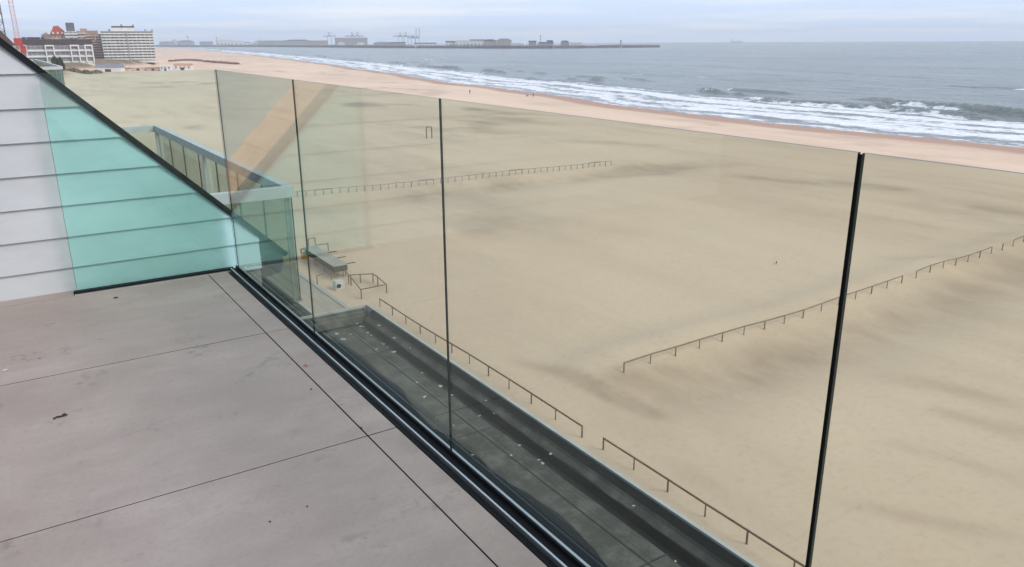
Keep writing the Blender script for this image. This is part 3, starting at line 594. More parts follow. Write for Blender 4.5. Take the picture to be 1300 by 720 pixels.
def person(label, px, py, top, legs, hair, rz, stride, dz):
    p = at(px, py, ZB-0.3); p.z = beachz(p.x, p.y)
    t = thing('person', label, 'person', p, rz)
    V = [(0, 0, 0.95, .15, .11), (0, 0, 1.15, .14, .10), (0, 0.01, 1.38, .17, .11), (0, 0.01, 1.50, .06), (0, 0.03, 1.60, .085, .10), (0, 0.035, 1.70, .085, .095), (0, 0.02, 1.76, .05)]
    E = [(0, 1), (1, 2), (2, 3), (3, 4), (4, 5), (5, 6)]
    for sgn in (-1, 1):
        st = stride*sgn; k = len(V)
        V += [(0.10*sgn, 0, 0.88, .095), (0.10*sgn, st*0.55+0.04, 0.50, .065), (0.10*sgn, st-0.02, 0.09, .045), (0.10*sgn, st+0.12, 0.04, .04)]
        E += [(0, k), (k, k+1), (k+1, k+2), (k+2, k+3)]; k = len(V); a = -stride*sgn*0.6
        V += [(0.21*sgn, 0.0, 1.40, .065), (0.25*sgn, a*0.4-0.02, 1.12, .05), (0.25*sgn, a+0.08, 0.87, .038), (0.25*sgn, a+0.12, 0.79, .042, .02), (0.25*sgn, a+0.15, 0.71, .03, .015)]
        E += [(2, k), (k, k+1), (k+1, k+2), (k+2, k+3), (k+3, k+4)]
    skin_body('body', V, E, mat_person('clothes', top, legs), t)
    MB().lathe((0, 0.02, 1.66), [(0.085, -0.04), (0.108, 0.02), (0.10, 0.08), (0.06, 0.13), (0.02, 0.145)], 10).build('hair', plain('hair_'+hair, {'dark': (0.03, 0.02, 0.015), 'fair': (0.3, 0.2, 0.1)}[hair], 0.8), t, local=True, smooth=True)
    return t
person('lone person in dark clothes walking on the dry sand by the waterline', 596.5, 119, (0.03, 0.035, 0.05), (0.03, 0.03, 0.04), 'dark', -0.9, 0.24, 0)
person('person in dark jacket and trousers walking beside the dog', 677, 122.2, (0.035, 0.02, 0.025), (0.025, 0.03, 0.05), 'fair', 1.0, 0.2, 0)
p = at(669.5, 122.3, ZB-0.35); p.z = beachz(p.x, p.y)
dg = thing('dog', 'dark dog walking on the sand ahead of the person in the jacket', 'dog', p, 1.1)
DV = [(0, -0.25, 0.52, .12, .13), (0, 0.0, 0.50, .11, .13), (0, 0.28, 0.53, .13, .16), (0, 0.45, 0.66, .075), (0, 0.55, 0.76, .075, .08), (0, 0.70, 0.73, .04), (0, -0.42, 0.56, .035), (0, -0.62, 0.68, .02), (0.045, 0.50, 0.86, .022), (-0.045, 0.50, 0.86, .022)]
DE = [(0, 1), (1, 2), (2, 3), (3, 4), (4, 5), (0, 6), (6, 7), (4, 8), (4, 9)]
for sgn in (-1, 1):
    k = len(DV); DV += [(0.09*sgn, 0.27, 0.38, .06), (0.09*sgn, 0.24+0.08*sgn, 0.20, .035), (0.09*sgn, 0.28+0.14*sgn, 0.03, .03)]; DE += [(2, k), (k, k+1), (k+1, k+2)]
    k = len(DV); DV += [(0.09*sgn, -0.22, 0.36, .075), (0.09*sgn, -0.36-0.08*sgn, 0.20, .04), (0.09*sgn, -0.30-0.12*sgn, 0.03, .03)]; DE += [(0, k), (k, k+1), (k+1, k+2)]
skin_body('body', DV, DE, plain('dark_fur', (0.03, 0.022, 0.018), 0.9), dg)
p = at(985.5, 335, ZB); p.z = beachz(p.x, p.y)
bi = thing('crow', 'small black bird standing alone on the pale sand', 'bird', p, 2.2)
skin_body('body', [(0, -0.04, 0.17, .075, .07), (0, 0.07, 0.20, .07), (0, 0.14, 0.27, .045), (0, 0.18, 0.31, .045), (0, 0.26, 0.30, .014), (0, -0.16, 0.16, .045, .03), (0, -0.30, 0.14, .04, .012), (0.035, 0.0, 0.10, .012), (0.035, 0.01, 0.0, .009), (-0.035, 0.0, 0.10, .012), (-0.035, 0.01, 0.0, .009)],
          [(0, 1), (1, 2), (2, 3), (3, 4), (0, 5), (5, 6), (0, 7), (7, 8), (0, 9), (9, 10)], plain('black_plumage', (0.015, 0.015, 0.018), 0.5), bi, 0, 2)
# ------------------------------------------------------------------ town behind the beach
def pal(n, c, r=0.85): return plain(n, c, r, 0, 0.1, 0.2)
M_W = pal('white_stucco', (0.66, 0.65, 0.62)); M_CR = pal('cream_stucco', (0.55, 0.48, 0.38)); M_BR = pal('brown_brick', (0.34, 0.235, 0.18)); M_PK = pal('pink_brick', (0.48, 0.36, 0.29))
M_RD = pal('red_roof', (0.42, 0.09, 0.05)); M_DR = pal('dark_roof', (0.055, 0.035, 0.035)); M_GY = pal('grey_concrete', (0.30, 0.30, 0.31)); M_WN = plain('far_window', (0.20, 0.20, 0.205), 0.4, 0, 0.3, 0.2)
ZT = ZB+6.0                         # town level behind the dike
def facade_box(name, label, xa, xb, ytop, dist, depth, floors, bays, wall, roof=None, ybase=78, balcony_mat=None, winh=0.5, winw=0.6, group=None, turn=0.0, zbase=None):
    """a block whose seaward front fills pixels xa..xb; its foot is on the town level and its size follows from the distance"""
    c = far((xa+xb)/2, 60, dist); el = far((xa+xb)/2, ytop, dist).z; z0 = zbase if zbase is not None else ZT
    dirv = Vector((c.x, c.y, 0)).normalized(); wdt = (far(xb, 60, dist)-far(xa, 60, dist)).length; h = el-z0
    rz = math.atan2(dirv.y, dirv.x)-math.pi/2 + turn
    t = thing(name, label, 'building', (c.x, c.y, z0), rz, group)
    MB().box(-wdt/2, wdt/2, 0, depth, -3, h).build('wall', wall, t, local=True)
    fh = h/floors; bwid = wdt/bays; src = None
    for f in range(floors):
        for b in range(bays):
            lc = (-wdt/2+bwid*(b+0.5), -0.02, fh*(f+0.5+0.08))
            if src is None:
                src = MB().box(-bwid*winw/2, bwid*winw/2, -0.12, 0.2, -fh*winh/2, fh*winh/2).build('window', M_WN, t, local=True); src.location = lc
            else: inst(src, t, lc)
        if balcony_mat:
            MB().box(-wdt/2+0.1, wdt/2-0.1, -1.5, -0.13, fh*f-0.1, fh*f+fh*0.40).build('balcony', balcony_mat, t, local=True)
    return t, wdt, h, fh
t, W_, h, fh = facade_box('seafront_apartment_block', 'long white seafront apartment block with banded balconies at the end of the beach', 131, 197, 39.5, 850, 30, 10, 12, M_W, balcony_mat=M_W, winw=0.8, winh=0.62)
MB().box(-W_/2+10, W_/2-16, 2, 20, h+0.01, h+3.4).build('penthouse', M_W, t, local=True)
MB().box(-W_/2+9.5, W_/2-15.5, 1.5, 20.5, h+3.41, h+4.4).build('penthouse_roof', M_DR, t, local=True)
for k, x_ in enumerate((-15, -4, 6, 16, 22)): MB().lathe((x_, 8, h+(4.41 if -W_/2+9.5 < x_ < W_/2-15.5 else 0.01)), [(0.8, 0), (0.8, 1.6), (0.5, 1.8)], 8).build('vent', M_GY, t, local=True)
MB().box(-1.2, -0.2, -1.62, -1.501, 0, h).build('downpipe_strip', M_GY, t, local=True)
MB().box(-W_/2-0.2, W_/2+0.2, -1.8, 30.2, h-1.0, h-0.002).build('cornice', M_GY, t, local=True)
t, W_, h, fh = facade_box('brown_apartment_block', 'brown brick block with stacked balconies left of the white seafront block', 111, 130.5, 43, 880, 26, 10, 5, M_BR, balcony_mat=M_PK)
MB().box(-W_/2+1, W_/2-2, 4, 16, h+0.01, h+3).build('lift_house', M_BR, t, local=True)
t, W_, h, fh = facade_box('pink_terrace_block', 'pinkish brick flats standing behind the brown block', 100, 127, 39.2, 950, 20, 9, 6, M_PK, balcony_mat=M_CR)
MB().box(-6, 0, 4, 12, h+0.01, h+2.2).build('lift_house', M_BR, t, local=True)
t, W_, h, fh = facade_box('white_modern_block', 'narrow white modern block topped by a dark grey box', 84.5, 101, 40, 950, 18, 9, 3, M_W, balcony_mat=M_W, winw=0.9)
MB().box(-3.5, 4.2, 3, 11, h+0.01, h+8.6).build('roof_box', pal('slate_box', (0.13, 0.135, 0.15)), t, local=True)
t, W_, h, fh = facade_box('red_roofed_block', 'large block with high rounded red roof in the town', 66, 87, 45, 960, 22, 7, 5, M_CR)
MB().prism([(-W_/2-0.5, h), (W_/2+0.5, h), (W_/2-1, h+4), (W_/2-5, h+8), (1, h+9.5), (-3, h+9), (-W_/2+2, h+4.5)], 'y', -0.6, 22).build('roof', M_RD, t, local=True)
for k in range(3): MB().box(-5+4*k, -3.2+4*k, -1.0, 1.5, h+1.4, h+3.4).build('dormer', M_W, t, local=True)
t, W_, h, fh = facade_box('brown_town_house', 'small brown brick house between the crane and the red roof', 55, 67, 45, 940, 14, 5, 3, M_BR)
MB().prism([(-W_/2-0.3, h), (W_/2+0.3, h), (0, h+3)], 'y', -0.4, 14).build('roof', M_BR, t, local=True)
t, W_, h, fh = facade_box('low_dark_block', 'low dark roofed block behind the long white terrace', 30, 58, 49.8, 900, 14, 4, 6, M_PK)
MB().box(-W_/2-0.3, W_/2+0.3, -0.4, 14.3, h+0.01, h+1.8).build('roof', M_DR, t, local=True)
# long white terrace with a dark mansard roof and portal frames
t, W_, h, fh = facade_box('long_white_terrace', 'long low white terrace with dark roof and tall white portal frames', 21, 118, 57.5, 745, 16, 3, 16, M_W, ybase=73, winw=0.94, winh=0.55, zbase=ZT)
MB().prism([(-0.6, h+0.005), (16.6, h+0.005), (13, h+4.6), (2.8, h+4.6)], 'x', -W_/2-0.5, W_/2+0.5).build('roof', M_DR, t, local=True)
for k in range(6): MB().lathe((-W_/2+8+k*9.7, 5, h+4.0), [(0.5, 0), (0.5, 1.8), (0.35, 2.0)], 6).build('chimney', M_GY, t, local=True)
for fx, fw in ((0.09, 5), (0.43, 6.5), (0.76, 6.5), (0.95, 6)):
    x_ = -W_/2+W_*fx
    MB().box(x_-fw/2, x_-fw/2+0.9, -1.6, -0.13, 0, h+0.3).box(x_+fw/2-0.9, x_+fw/2, -1.6, -0.13, 0, h+0.3).box(x_-fw/2+0.901, x_+fw/2-0.901, -1.6, -0.13, h-0.9, h+0.3).build('portal_frame', M_W, t, local=True)
for f in (1, 2): MB().box(-W_/2+0.1, W_/2-0.1, -1.3, -0.131, fh*f-0.15, fh*f+0.7).build('balcony', M_W, t, local=True)
# gabled house at the near end of the row
t, W_, h, fh = facade_box('gabled_seafront_house', 'cream gabled house rising behind the dark capping of the partition', -22, 17, 58, 150, 10, 7, 4, M_CR, zbase=ZB)
MB().prism([(-W_/2-0.3, h), (W_/2+0.4, h), (-0.5, h+4.0), (-W_/2-0.3, h+4.0)], 'y', -0.4, 10).build('roof', plain('brown_tiles', (0.10, 0.07, 0.06), 0.8), t, local=True)
MB().prism([(-W_/2+0.2, h+0.3), (W_/2-1.3, h+0.3), (-0.8, h+3.2), (-W_/2+0.2, h+3.2)], 'y', -0.5, -0.41).build('gable', M_CR, t, local=True)
# tower cranes
def tower_crane(label, px, dist, wd, hgt, mat, base=None):
    c = far(px, 62, dist); t = thing('tower_crane', label, 'crane', (c.x, c.y, ZB)); off = c
    cs = [(sx_*wd/2, sy_*wd/2) for sx_, sy_ in ((-1, -1), (1, -1), (1, 1), (-1, 1))]; mb = MB()
    for a in cs: mb.bar((a[0], a[1], 0), (a[0], a[1], hgt), wd*0.11)
    mb.build('mast_chords', mat, t, local=True); mb = MB(); n_ = int(hgt/(wd*1.1))
    for k in range(n_):
        z0, z1 = hgt*k/n_, hgt*(k+1)/n_
        for i in range(4):
            a, b = cs[i], cs[(i+1) % 4]; mb.bar((*a, z0), (*b, z0), wd*0.06); mb.bar((*(a if k % 2 else b), z0), (*(b if k % 2 else a), z1), wd*0.06)
    mb.build('lattice', mat, t, local=True)
    if base: MB().box(-wd*0.95, wd*0.95, -wd*0.9, wd*0.9, base[0], base[1]).build('ballast', base[2], t, local=True); MB().box(wd*0.2, wd*1.6, -wd*0.6, wd*0.6, base[0]-2.2, base[0]-0.01).build('drive_cabin', base[2], t, local=True)
    MB().box(-wd*0.7, wd*0.7, -wd*0.7, wd*0.7, hgt+0.01, hgt+2.5).build('slewing_ring', mat, t, local=True)
    jb = MB(); d_ = Vector((c.x, c.y, 0)).normalized()
    for s_ in (-0.5, 0.5): jb.bar((s_*wd, -14, hgt+3), (s_*wd, 38, hgt+3), 0.25)
    jb.bar((0, -14, hgt+4.6), (0, 36, hgt+4.6), 0.25)
    for k in range(20): jb.bar((-0.5*wd, -14+2.6*k, hgt+3), (0, -12.7+2.6*k, hgt+4.6), 0.12); jb.bar((0.5*wd, -14+2.6*k, hgt+3), (0, -12.7+2.6*k, hgt+4.6), 0.12)
    jb.build('jib', mat, t, local=True)
    MB().box(-1.2, 1.2, -15, -12.5, hgt+0.6, hgt+2.95).build('counterweight', M_GY, t, local=True)
    return t
M_CRED = pal('crane_red', (0.36, 0.05, 0.045), 0.6); M_CPK = pal('crane_faded_red', (0.46, 0.22, 0.21), 0.6)
e0 = far(25, 58, 300).z-ZB; e1 = far(25, 48.5, 300).z-ZB
tower_crane('faded red lattice tower crane with red ballast block rising behind the partition', 24.5, 300, 1.15, 46, M_CPK, (e0, e1, M_CRED))
tower_crane('dark lattice tower crane mast at the far end of the sloping capping', 4.5, 170, 1.35, 40, plain('dark_steel', (0.10, 0.105, 0.11), 0.6))
# hedge, dunes, beach huts and cars at the foot of the town
def leafy(name, label, cat, c, rx, ry, rz_, n, mat, seed, group=None):
    rn = random.Random(seed); t = thing(name, label, cat, c, 0, group); mb = MB()
    for i in range(n):
        a = rn.uniform(0, 6.28); r_ = rn.random()**0.4; zz = rn.random(); lump = 0.75+0.35*math.sin(a*3+seed)+0.2*math.sin(a*7)
        q = Vector((math.cos(a)*rx*r_*lump*(1-0.5*zz), math.sin(a)*ry*r_*lump*(1-0.5*zz), rz_*(0.1+0.9*zz*(1-0.35*r_)))); s_ = rn.uniform(0.25, 0.6)*min(1.2, rz_/3+0.4)
        d1 = Vector((rn.uniform(-1, 1), rn.uniform(-1, 1), rn.uniform(-1, 1))).normalized()*s_; d2 = d1.orthogonal().normalized()*s_*0.7
        mb.poly([q-d1, q+d2, q+d1, q-d2])
    mb.build('crown', mat, t, local=True)
    tr = MB()
    for k in range(4): a = k*1.7+seed; tr.bar((0, 0, -0.5), (math.cos(a)*rx*0.5, math.sin(a)*ry*0.5, rz_*0.6), 0.18)
    tr.build('trunk', M_WOODF, t, local=True); return t
M_LF = plain('evergreen_leaves', (0.045, 0.06, 0.03), 0.8, 0, 0.4, 0.6); M_GRS = plain('dry_dune_grass', (0.20, 0.15, 0.08), 0.9, 0, 0.3, 0.3)
for k, (px, py, d_, rx, hh) in enumerate(((69, 76, 600, 3.6, 5.6), (76, 77, 600, 3.0, 4.4))):
    c = far(px, py, d_); z_ = beachz(c.x, c.y); leafy('evergreen_bush', ['tall dark evergreen bush in front of the white terrace', 'lower dark evergreen bush next to the dune grass'][k], 'bush', (c.x, c.y, z_), rx, rx, max(hh, c.z-z_+3.5), 900, M_LF, k+3)
for k, (px, d_, rx, hh, lb) in enumerate(((90, 640, 7, 3.2, 'dry brown dune grass mound below the white terrace'), (106, 650, 9, 3.4, 'wide brown marram grass mound before the brown block'), (121, 660, 6, 3.0, 'brown grass mound beside the grey roofed hut'))):
    c = far(px, 80, d_); z_ = beachz(c.x, c.y); leafy('dune_grass', lb, 'grass mound', (c.x, c.y, z_-0.3), rx, 4, hh, 900, M_GRS, k+9)
def hut(label, px, dist, w_, d_, hw, hr, wall, roofm, rz, group=None, ports=0):
    c = far(px, 84, dist); z_ = beachz(c.x, c.y); t = thing('beach_hut', label, 'hut', (c.x, c.y, z_), rz, group)
    MB().box(-w_/2, w_/2, -d_/2, d_/2, -1.0, hw).build('wall', wall, t, local=True)
    MB().prism([(-d_/2-0.3, hw+0.003), (d_/2+0.3, hw+0.003), (0, hw+hr)], 'x', -w_/2-0.3, w_/2+0.3).build('roof', roofm, t, local=True)
    MB().box(-w_*0.12, w_*0.12-0.3, -d_/2-0.06, -d_/2-0.005, 0, min(2.0, hw*0.8)).build('door', M_DK, t, local=True)
    for k in range(ports): MB().box(-w_/2+w_*(k+0.5)/ports-0.55, -w_/2+w_*(k+0.5)/ports+0.55, -d_/2-0.09, -d_/2-0.062, hw*0.35, hw*0.8).build('window', M_WN, t, local=True)
    return t
rz0 = -0.45
hut('white beach hut with long grey roof', 139, 690, 19, 8, 3.0, 2.4, M_W, pal('grey_sheet', (0.20, 0.215, 0.24)), rz0)
hut('low hut with reddish roof beside the grey roofed one', 157, 700, 9, 6, 1.8, 1.0, M_CR, pal('faded_red', (0.36, 0.16, 0.12)), rz0)
hut('white beach cafe with orange roof and dark openings', 233, 700, 13, 8, 3.6, 1.4, M_W, pal('orange_roof', (0.50, 0.24, 0.13)), rz0, None, 4)
hut('small white kiosk next to the cafe', 211, 690, 8, 6, 3.6, 0.6, M_W, M_W, rz0, None, 3)
hut('low brown shed between the parked cars and the kiosk', 195, 700, 10, 5, 2.2, 0.6, M_PK, M_BR, rz0)
hut('low pale shed on the sand in front of the seafront block', 176, 705, 10, 5, 2.0, 0.7, M_CR, M_PK, rz0)
def car(label, px, py, dist, col, nm):
    c = far(px, py, dist); z_ = beachz(c.x, c.y); t = thing('parked_car', label, 'car', (c.x, c.y, z_), -0.5+random.uniform(-.1, .1), 'cars parked below the seafront block')
    MB().prism([(-2.1, 0.3), (2.1, 0.3), (2.1, 0.75), (1.2, 0.9), (0.7, 1.42), (-1.3, 1.45), (-2.0, 0.95)], 'y', -0.85, 0.85).build('body', plain('paint_'+nm, col, 0.3), t, local=True)
    MB().prism([(1.05, 0.92), (0.66, 1.36), (-1.2, 1.38), (-1.7, 0.95)], 'y', -0.87, 0.87).build('window', M_WN, t, local=True)
    for x_ in (-1.3, 1.3):
        for y_ in (-0.8, 0.8):
            o = MB().lathe((0, 0, -0.1), [(0.32, 0), (0.32, 0.2)], 10).build('wheel', M_BLACK, t, local=True); o.rotation_euler = (math.pi/2, 0, 0); o.location = (x_, y_, 0.32)
for k, (px, nm, col) in enumerate(((178, 'black', (0.02, 0.02, 0.025)), (183, 'white', (0.6, 0.6, 0.6)), (187.5, 'dark_blue', (0.03, 0.04, 0.08)), (192, 'grey', (0.2, 0.2, 0.21)), (197, 'silver', (0.45, 0.46, 0.47)), (202, 'dark_green', (0.03, 0.05, 0.04)))):
    car('%s car parked in the row below the white seafront block' % nm.replace('_', ' '), px, 79, 735, col, nm)
# reddish brushwood groyne on the sand
gp = [far(a, b, 1) for a, b in ((216, 77.5), (235, 75.5), (255, 76), (275, 78.5), (302, 81.5))]
gp = [at(a, b, ZB-0.1) for a, b in ((216, 78.2), (235, 77.0), (252, 77.6), (275, 80), (303, 82))]
gr = thing('brushwood_groyne', 'low reddish brown brushwood bank running out over the sand beyond the cafe', 'groyne', (gp[0].x, gp[0].y, ZB)); mb = MB(); rn = random.Random(8)
for a, b in zip(gp[:-1], gp[1:]):
    n_ = 160
    for k in range(n_):
        q = a.lerp(b, k/n_); q.z = beachz(q.x, q.y)-0.2; s_ = rn.uniform(0.6, 2.2); v_ = Vector((rn.uniform(-1, 1), rn.uniform(-1, 1), 0))*3; mb.bar(q+v_, q+v_*0.4+Vector((rn.uniform(-2, 2), rn.uniform(-2, 2), s_)), 0.8)
mb.build('branches', pal('brushwood', (0.25, 0.135, 0.095)), gr)
# ------------------------------------------------------------------ harbour on the horizon
ZP = ZS+3.0
front = [(150, 58.7), (200, 59.4), (260, 59.6), (320, 59.6), (400, 60.2), (480, 60.9), (560, 61.3), (640, 61.6), (700, 61.6), (742, 61.3)]
pf = [at(a, b, ZS) for a, b in front]
pf = [p if math.hypot(p.x, p.y) < 7000 else p*(7000/math.hypot(p.x, p.y)) for p in pf]
back = [Vector((p.x, p.y, 0))*1.35 for p in pf[::-1]]
back = [b if math.hypot(b.x, b.y) < 7900 else b*(7900/math.hypot(b.x, b.y)) for b in back]
struct(MB().prism([(p.x, p.y) for p in pf+back], 'z', ZS-2, ZP).build('harbour_ground', pal('harbour_ground', (0.17, 0.16, 0.15))))
M_ROCK = plain('breakwater_rock', (0.075, 0.07, 0.068), 0.9, 0, 0.4, 0.05)
def seawall(name, label, pts, w_, h_):
    P = [at(a, b, ZS) for a, b in pts]; P = [p if math.hypot(p.x, p.y) < 7000 else p*(7000/math.hypot(p.x, p.y)) for p in P]
    t = thing(name, label, 'breakwater', (P[0].x, P[0].y, ZS)); mb = MB(); cp = MB()
    for a, b in zip(P[:-1], P[1:]):
        n_ = max(2, int((b-a).length/40)); nr_ = Vector((b.y-a.y, -(b.x-a.x), 0)).normalized()
        for k in range(n_):
            p0, p1 = a.lerp(b, k/n_), a.lerp(b, (k+1)/n_); hh = h_*random.uniform(0.92, 1.08)
            z0, z1 = Vector((0, 0, ZS-2-p0.z)), Vector((0, 0, ZS+hh-p0.z))
            mb.hexa([p0+nr_*w_+z0, p0-nr_*w_+z0, p1-nr_*w_+z0, p1+nr_*w_+z0, p0+nr_*w_*0.4+z1, p0-nr_*w_*0.4+z1, p1-nr_*w_*0.4+z1, p1+nr_*w_*0.4+z1])
        z1 = Vector((0, 0, ZS+h_*1.1-a.z)); z2 = Vector((0, 0, ZS+h_*1.1+1.2-a.z))
        cp.hexa([a+nr_*3+z1, a-nr_*3+z1, b-nr_*3+z1, b+nr_*3+z1, a+nr_*3+z2, a-nr_*3+z2, b-nr_*3+z2, b+nr_*3+z2])
    mb.build('rock_slope', M_ROCK, t); cp.build('crown_wall', pal('crown_wall', (0.22, 0.21, 0.20)), t); return t
seawall('harbour_seawall', 'long dark rock seawall fronting the harbour sheds', front, 12, 7)
seawall('breakwater', 'thin dark breakwater arm tapering out to sea beyond the sheds', [(742, 61.2), (780, 60.8), (812, 60.5), (836, 60.2)], 9, 7)
def shed(px, wpx, hpx, dd, wall, roofm, label, kind=0, group=None):
    i = min(range(len(front)-1), key=lambda k: abs((front[k][0]+front[k+1][0])/2-px)); a, b = front[i], front[i+1]; f_ = (px-a[0])/(b[0]-a[0]); fy = a[1]+(b[1]-a[1])*max(0, min(1, f_))
    q = at(px, fy, ZS); d_ = min(6900, math.hypot(q.x, q.y))*(1+dd); c = far(px, 55, d_); pm = d_/FPX; w_ = wpx*pm; h_ = max(3, hpx*pm)
    rz = math.atan2(c.y, c.x)-math.pi/2; t = thing('harbour_shed' if kind < 2 else 'storage_tank', label, 'shed' if kind < 2 else 'tank', (c.x, c.y, ZP), rz, group)
    if kind == 2:
        MB().lathe((0, 0, 0), [(w_/2, 0), (w_/2, h_*0.9), (w_*0.3, h_*1.0), (0.3, h_*1.04)], 20).build('shell', wall, t, local=True); MB().bar((w_/2+0.5, 0, 0), (w_/2+0.5, 0, h_), 1.2).build('stair', M_GY, t, local=True); return t
    MB().box(-w_/2, w_/2, 0, w_*0.5, -1, h_*0.8).build('wall', wall, t, local=True)
    if kind == 0: MB().prism([(-w_/2-1, h_*0.8+0.01), (w_/2+1, h_*0.8+0.01), (w_*0.25, h_), (-w_*0.25, h_)], 'y', -1, w_*0.5+1).build('roof', roofm, t, local=True)
    else: MB().box(-w_/2-1, w_/2+1, -1, w_*0.5+1, h_*0.8+0.01, h_).build('roof', roofm, t, local=True)
    nd = max(2, int(wpx/4))
    for k in range(nd): x_ = -w_/2+w_*(k+0.5)/nd; MB().box(x_-w_/nd*0.28, x_+w_/nd*0.28, -0.5, -0.05, 0, h_*0.45).build('gate', M_GY, t, local=True)
    return t
rp = random.Random(12)
walls = [('white', M_W), ('grey', M_GY), ('pale brown', pal('pale_brown', (0.36, 0.31, 0.28))), ('cream', M_CR)]; roofs = [('dark', pal('dull_dark', (0.12, 0.12, 0.13))), ('grey', M_GY), ('white', M_W)]
# (x, width, height, extra distance, wall, roof, kind, what it stands by)
SH = [(212, 16, 4, .02, 1, 1, 0, 'where the beach meets the harbour'), (236, 18, 5, .03, 1, 0, 0, 'left of the thin lamp mast'), (262, 14, 4, .02, 1, 1, 1, 'right of the thin lamp mast'),
      (284, 16, 6, .02, 0, 2, 1, 'in the white row past the beach end'), (300, 14, 5, .01, 0, 2, 1, 'centre of the white row past the beach end'), (314, 10, 3.5, .01, 0, 1, 0, 'last in the white row past the beach end'),
      (350, 40, 5, .10, 1, 1, 0, 'behind the foam line'), (378, 34, 6, .12, 1, 0, 0, 'left of the first container cranes'), (402, 26, 5.5, .05, 2, 1, 1, 'just left of the container cranes'), (446, 38, 9, .06, 1, 1, 1, 'tall beneath the container cranes'), (433, 8, 4, .01, 0, 2, 0, 'small, before the tall grey shed'), (458, 9, 4, .01, 0, 2, 0, 'small, right of the tall grey shed front'),
      (486, 22, 4.5, .03, 1, 1, 0, 'between the two crane groups'), (505, 18, 4.5, .02, 2, 0, 1, 'under the second crane group'), (540, 26, 4, .01, 0, 0, 1, 'right of the raised crane booms'), (572, 12, 6, .02, 0, 0, 1, 'with dark roof near the seawall bend'),
      (587, 17, 7, .03, 0, 2, 1, 'wide and bright behind the seawall'), (606, 18, 8, .03, 0, 1, 1, 'tallest of the bright ones'), (622, 16, 8, .02, 2, 0, 0, 'with dark cowl on top'), (640, 18, 9, .02, 2, 1, 0, 'large, before the radio mast'), (655, 12, 4, .01, 0, 2, 1, 'low at the foot of the radio mast'),
      (676, 9, 6.5, .02, 1, 0, 1, 'left of the radio mast foot'), (693, 18, 5, .01, 1, 0, 1, 'right of the radio mast'), (698, 7, 7, .03, 1, 0, 1, 'tall, next past the radio mast'), (717, 10, 6.5, .02, 1, 0, 0, 'dark, second past the radio mast'), (731, 14, 4.5, .01, 0, 2, 1, 'last before the breakwater arm')]
for (px, wp, hp, dd, a, b, kd, tx) in SH:
    shed(px, wp, hp+1.2, dd, walls[a][1], roofs[b][1], '%s harbour shed with %s roof %s' % (walls[a][0], roofs[b][0], tx), kd)
for k, (px, wp, hp) in enumerate(((576, 5, 5), (599, 5, 6), (665, 5, 5), (684, 5, 4))): shed(px, wp, hp, .04, M_W, M_W, 'white round storage tank %s' % ['beside the dark roofed shed', 'among the bright sheds', 'left of the radio mast sheds', 'right of the radio mast'][k], 2)
def gantry(label, px, ybeam, xl, xr_, dist, boom=None, ytop=None):
    c = far(px, 60, dist); pm = dist/FPX; zbm = far(px, ybeam, dist).z-ZP; rz = math.atan2(c.y, c.x)-math.pi/2; mt = pal('crane_blue', (0.12, 0.20, 0.27), 0.5)
    t = thing('container_crane', label, 'crane', (c.x, c.y, ZP), rz, 'container cranes in the harbour'); hw = 2.2*pm
    for x_ in (-hw, hw):
        for y_ in (-9, 9): MB().bar((x_, y_, 0), (x_, y_, zbm), 0.45*pm).build('leg', mt, t, local=True)
    MB().bar(((xl-px)*pm, 0, zbm), ((xr_-px)*pm, 0, zbm), 0.75*pm, 0.75*pm).build('girder', mt, t, local=True)
    zt = far(px, (ytop or ybeam-5), dist).z-ZP
    MB().bar((-hw*0.6, 0, zbm), (0, 0, zt), 0.35*pm).bar((hw*0.6, 0, zbm), (0, 0, zt), 0.35*pm).build('apex_frame', mt, t, local=True)
    MB().bar((0, 0, zt), ((xl-px)*pm*0.8, 0, zbm), 0.18*pm).bar((0, 0, zt), ((xr_-px)*pm*0.8, 0, zbm), 0.18*pm).build('stays', mt, t, local=True)
    MB().box(-hw*0.5, hw*0.5, -5, 5, zbm+0.5*pm, zbm+1.4*pm).build('machine_house', mt, t, local=True)
    if boom:
        b0 = far(boom[0], boom[1], dist); b1 = far(boom[2], boom[3], dist)
        MB().bar(((boom[0]-px)*pm, 0, b0.z-ZP), ((boom[2]-px)*pm, 0, b1.z-ZP), 0.75*pm, 0.75*pm).build('raised_boom', mt, t, local=True)
    return t
gantry('container crane with low boom standing furthest left in the harbour', 419, 46, 412, 427, 3700, None, 41)
gantry('container crane on the left above the tall grey shed', 448, 46, 439, 455, 3600, None, 41)
gantry('container crane on the right above the tall grey shed', 455, 46, 447, 463, 3650, None, 40.5)
gantry('container crane with boom down left of the raised booms', 509, 46, 500, 520, 3400, None, 41)
gantry('container crane with boom down just left of the raised booms', 516, 46.3, 506, 526, 3450, None, 41)
gantry('container crane with its boom raised upright, left of two', 525, 48, 518, 529, 3350, (528.5, 46, 529, 36), 44)
gantry('container crane with its boom raised upright, right of two', 530, 48.3, 521, 533, 3300, (532.5, 48, 533, 35.5), 45)
def mast(label, px, ytop, dist, wd, head, cat='mast', name='lattice_mast', zb=None):
    c = far(px, 60, dist); h_ = far(px, ytop, dist).z-ZP; t = thing(name, label, cat, (c.x, c.y, ZP))
    MB().lathe((0, 0, 0), [(wd, 0), (wd*0.55, h_)], 8).build('shaft', M_GY, t, local=True); MB().lathe((0, 0, h_), [(wd*0.6, 0), (wd*head, 0.6), (wd*head, 3), (wd*0.3, 5)], 8).build('head', M_GY, t, local=True); return t
mast('thin lamp mast standing where the beach meets the harbour', 240, 47, 4300, 2.2, 2.5)
mast('tall radio mast among the harbour sheds', 686, 46.5, 2700, 1.8, 1.6)
mast('small lighthouse on the breakwater arm', 788, 53.3, 2150, 2.6, 1.2, 'lighthouse', 'lighthouse')
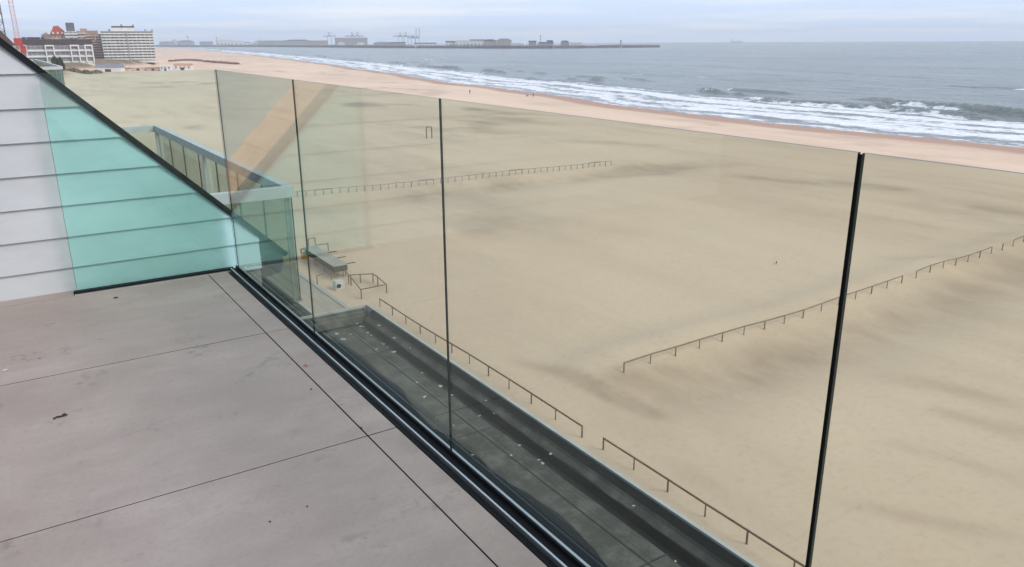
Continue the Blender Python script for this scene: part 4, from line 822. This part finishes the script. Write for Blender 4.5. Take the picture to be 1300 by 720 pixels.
mast('thin lamp mast behind the white row of sheds', 276, 48.5, 4300, 1.8, 2.0)
# distant hill and ship
hl_ = far(330, 56, 7300); mb = MB()
for (px, w_, h_, lb) in ((330, 22, 6, 'pale heap of bulk cargo past the white shed row'), (222, 16, 7, 'pale pointed heap behind the beach end')):
    c = far(px, 57, 6600); pm = 6600/FPX
    tag(MB().lathe((c.x, c.y, ZP), [(w_*pm/2, -2), (w_*pm*0.36, h_*pm*0.35), (w_*pm*0.2, h_*pm*0.7), (w_*pm*0.04, h_*pm*0.95)], 14).build('cargo_heap', M_GY, None, smooth=True), lb, 'heap')
c = far(935, 55.2, 7000); pm = 7000/FPX; rz = math.atan2(c.y, c.x)-math.pi/2
sh = thing('cargo_ship', 'tiny grey cargo ship on the sea horizon', 'ship', (c.x, c.y, ZS), rz); Ls = 14*pm/2
MB().prism([(-Ls*0.96, -2), (Ls*0.95, -2), (Ls, 9), (Ls*0.9, 10), (Ls*0.85, 7.5), (-Ls, 7.5)], 'y', -8, 8).build('hull', M_GY, sh, local=True)
MB().box(-Ls*0.9, -Ls*0.65, -7, 7, 7.51, 24).build('bridge_house', M_W, sh, local=True); MB().box(-Ls*0.82, -Ls*0.76, -2, 2, 24.01, 30).build('funnel', M_GY, sh, local=True)
for k in range(4): MB().bar((-Ls*0.4+k*Ls*0.33, 0, 7.5), (-Ls*0.4+k*Ls*0.33, 0, 20), 2.0).build('deck_crane', M_GY, sh, local=True)
# ------------------------------------------------------------------ the air
hz = bpy.data.materials.new('haze'); hz.use_nodes = True; t_ = hz.node_tree; t_.nodes.clear()
pv = t_.nodes.new('ShaderNodeVolumePrincipled'); pv.inputs['Color'].default_value = (0.92, 0.955, 1.0, 1); pv.inputs['Density'].default_value = 1.4e-4; pv.inputs['Anisotropy'].default_value = 0.0
om = t_.nodes.new('ShaderNodeOutputMaterial'); t_.links.new(pv.outputs[0], om.inputs['Volume'])
hzo = MB().box(-8600, 8600, -8600, 8600, ZS-6, 90).build('haze', hz); hzo['kind'] = 'stuff'
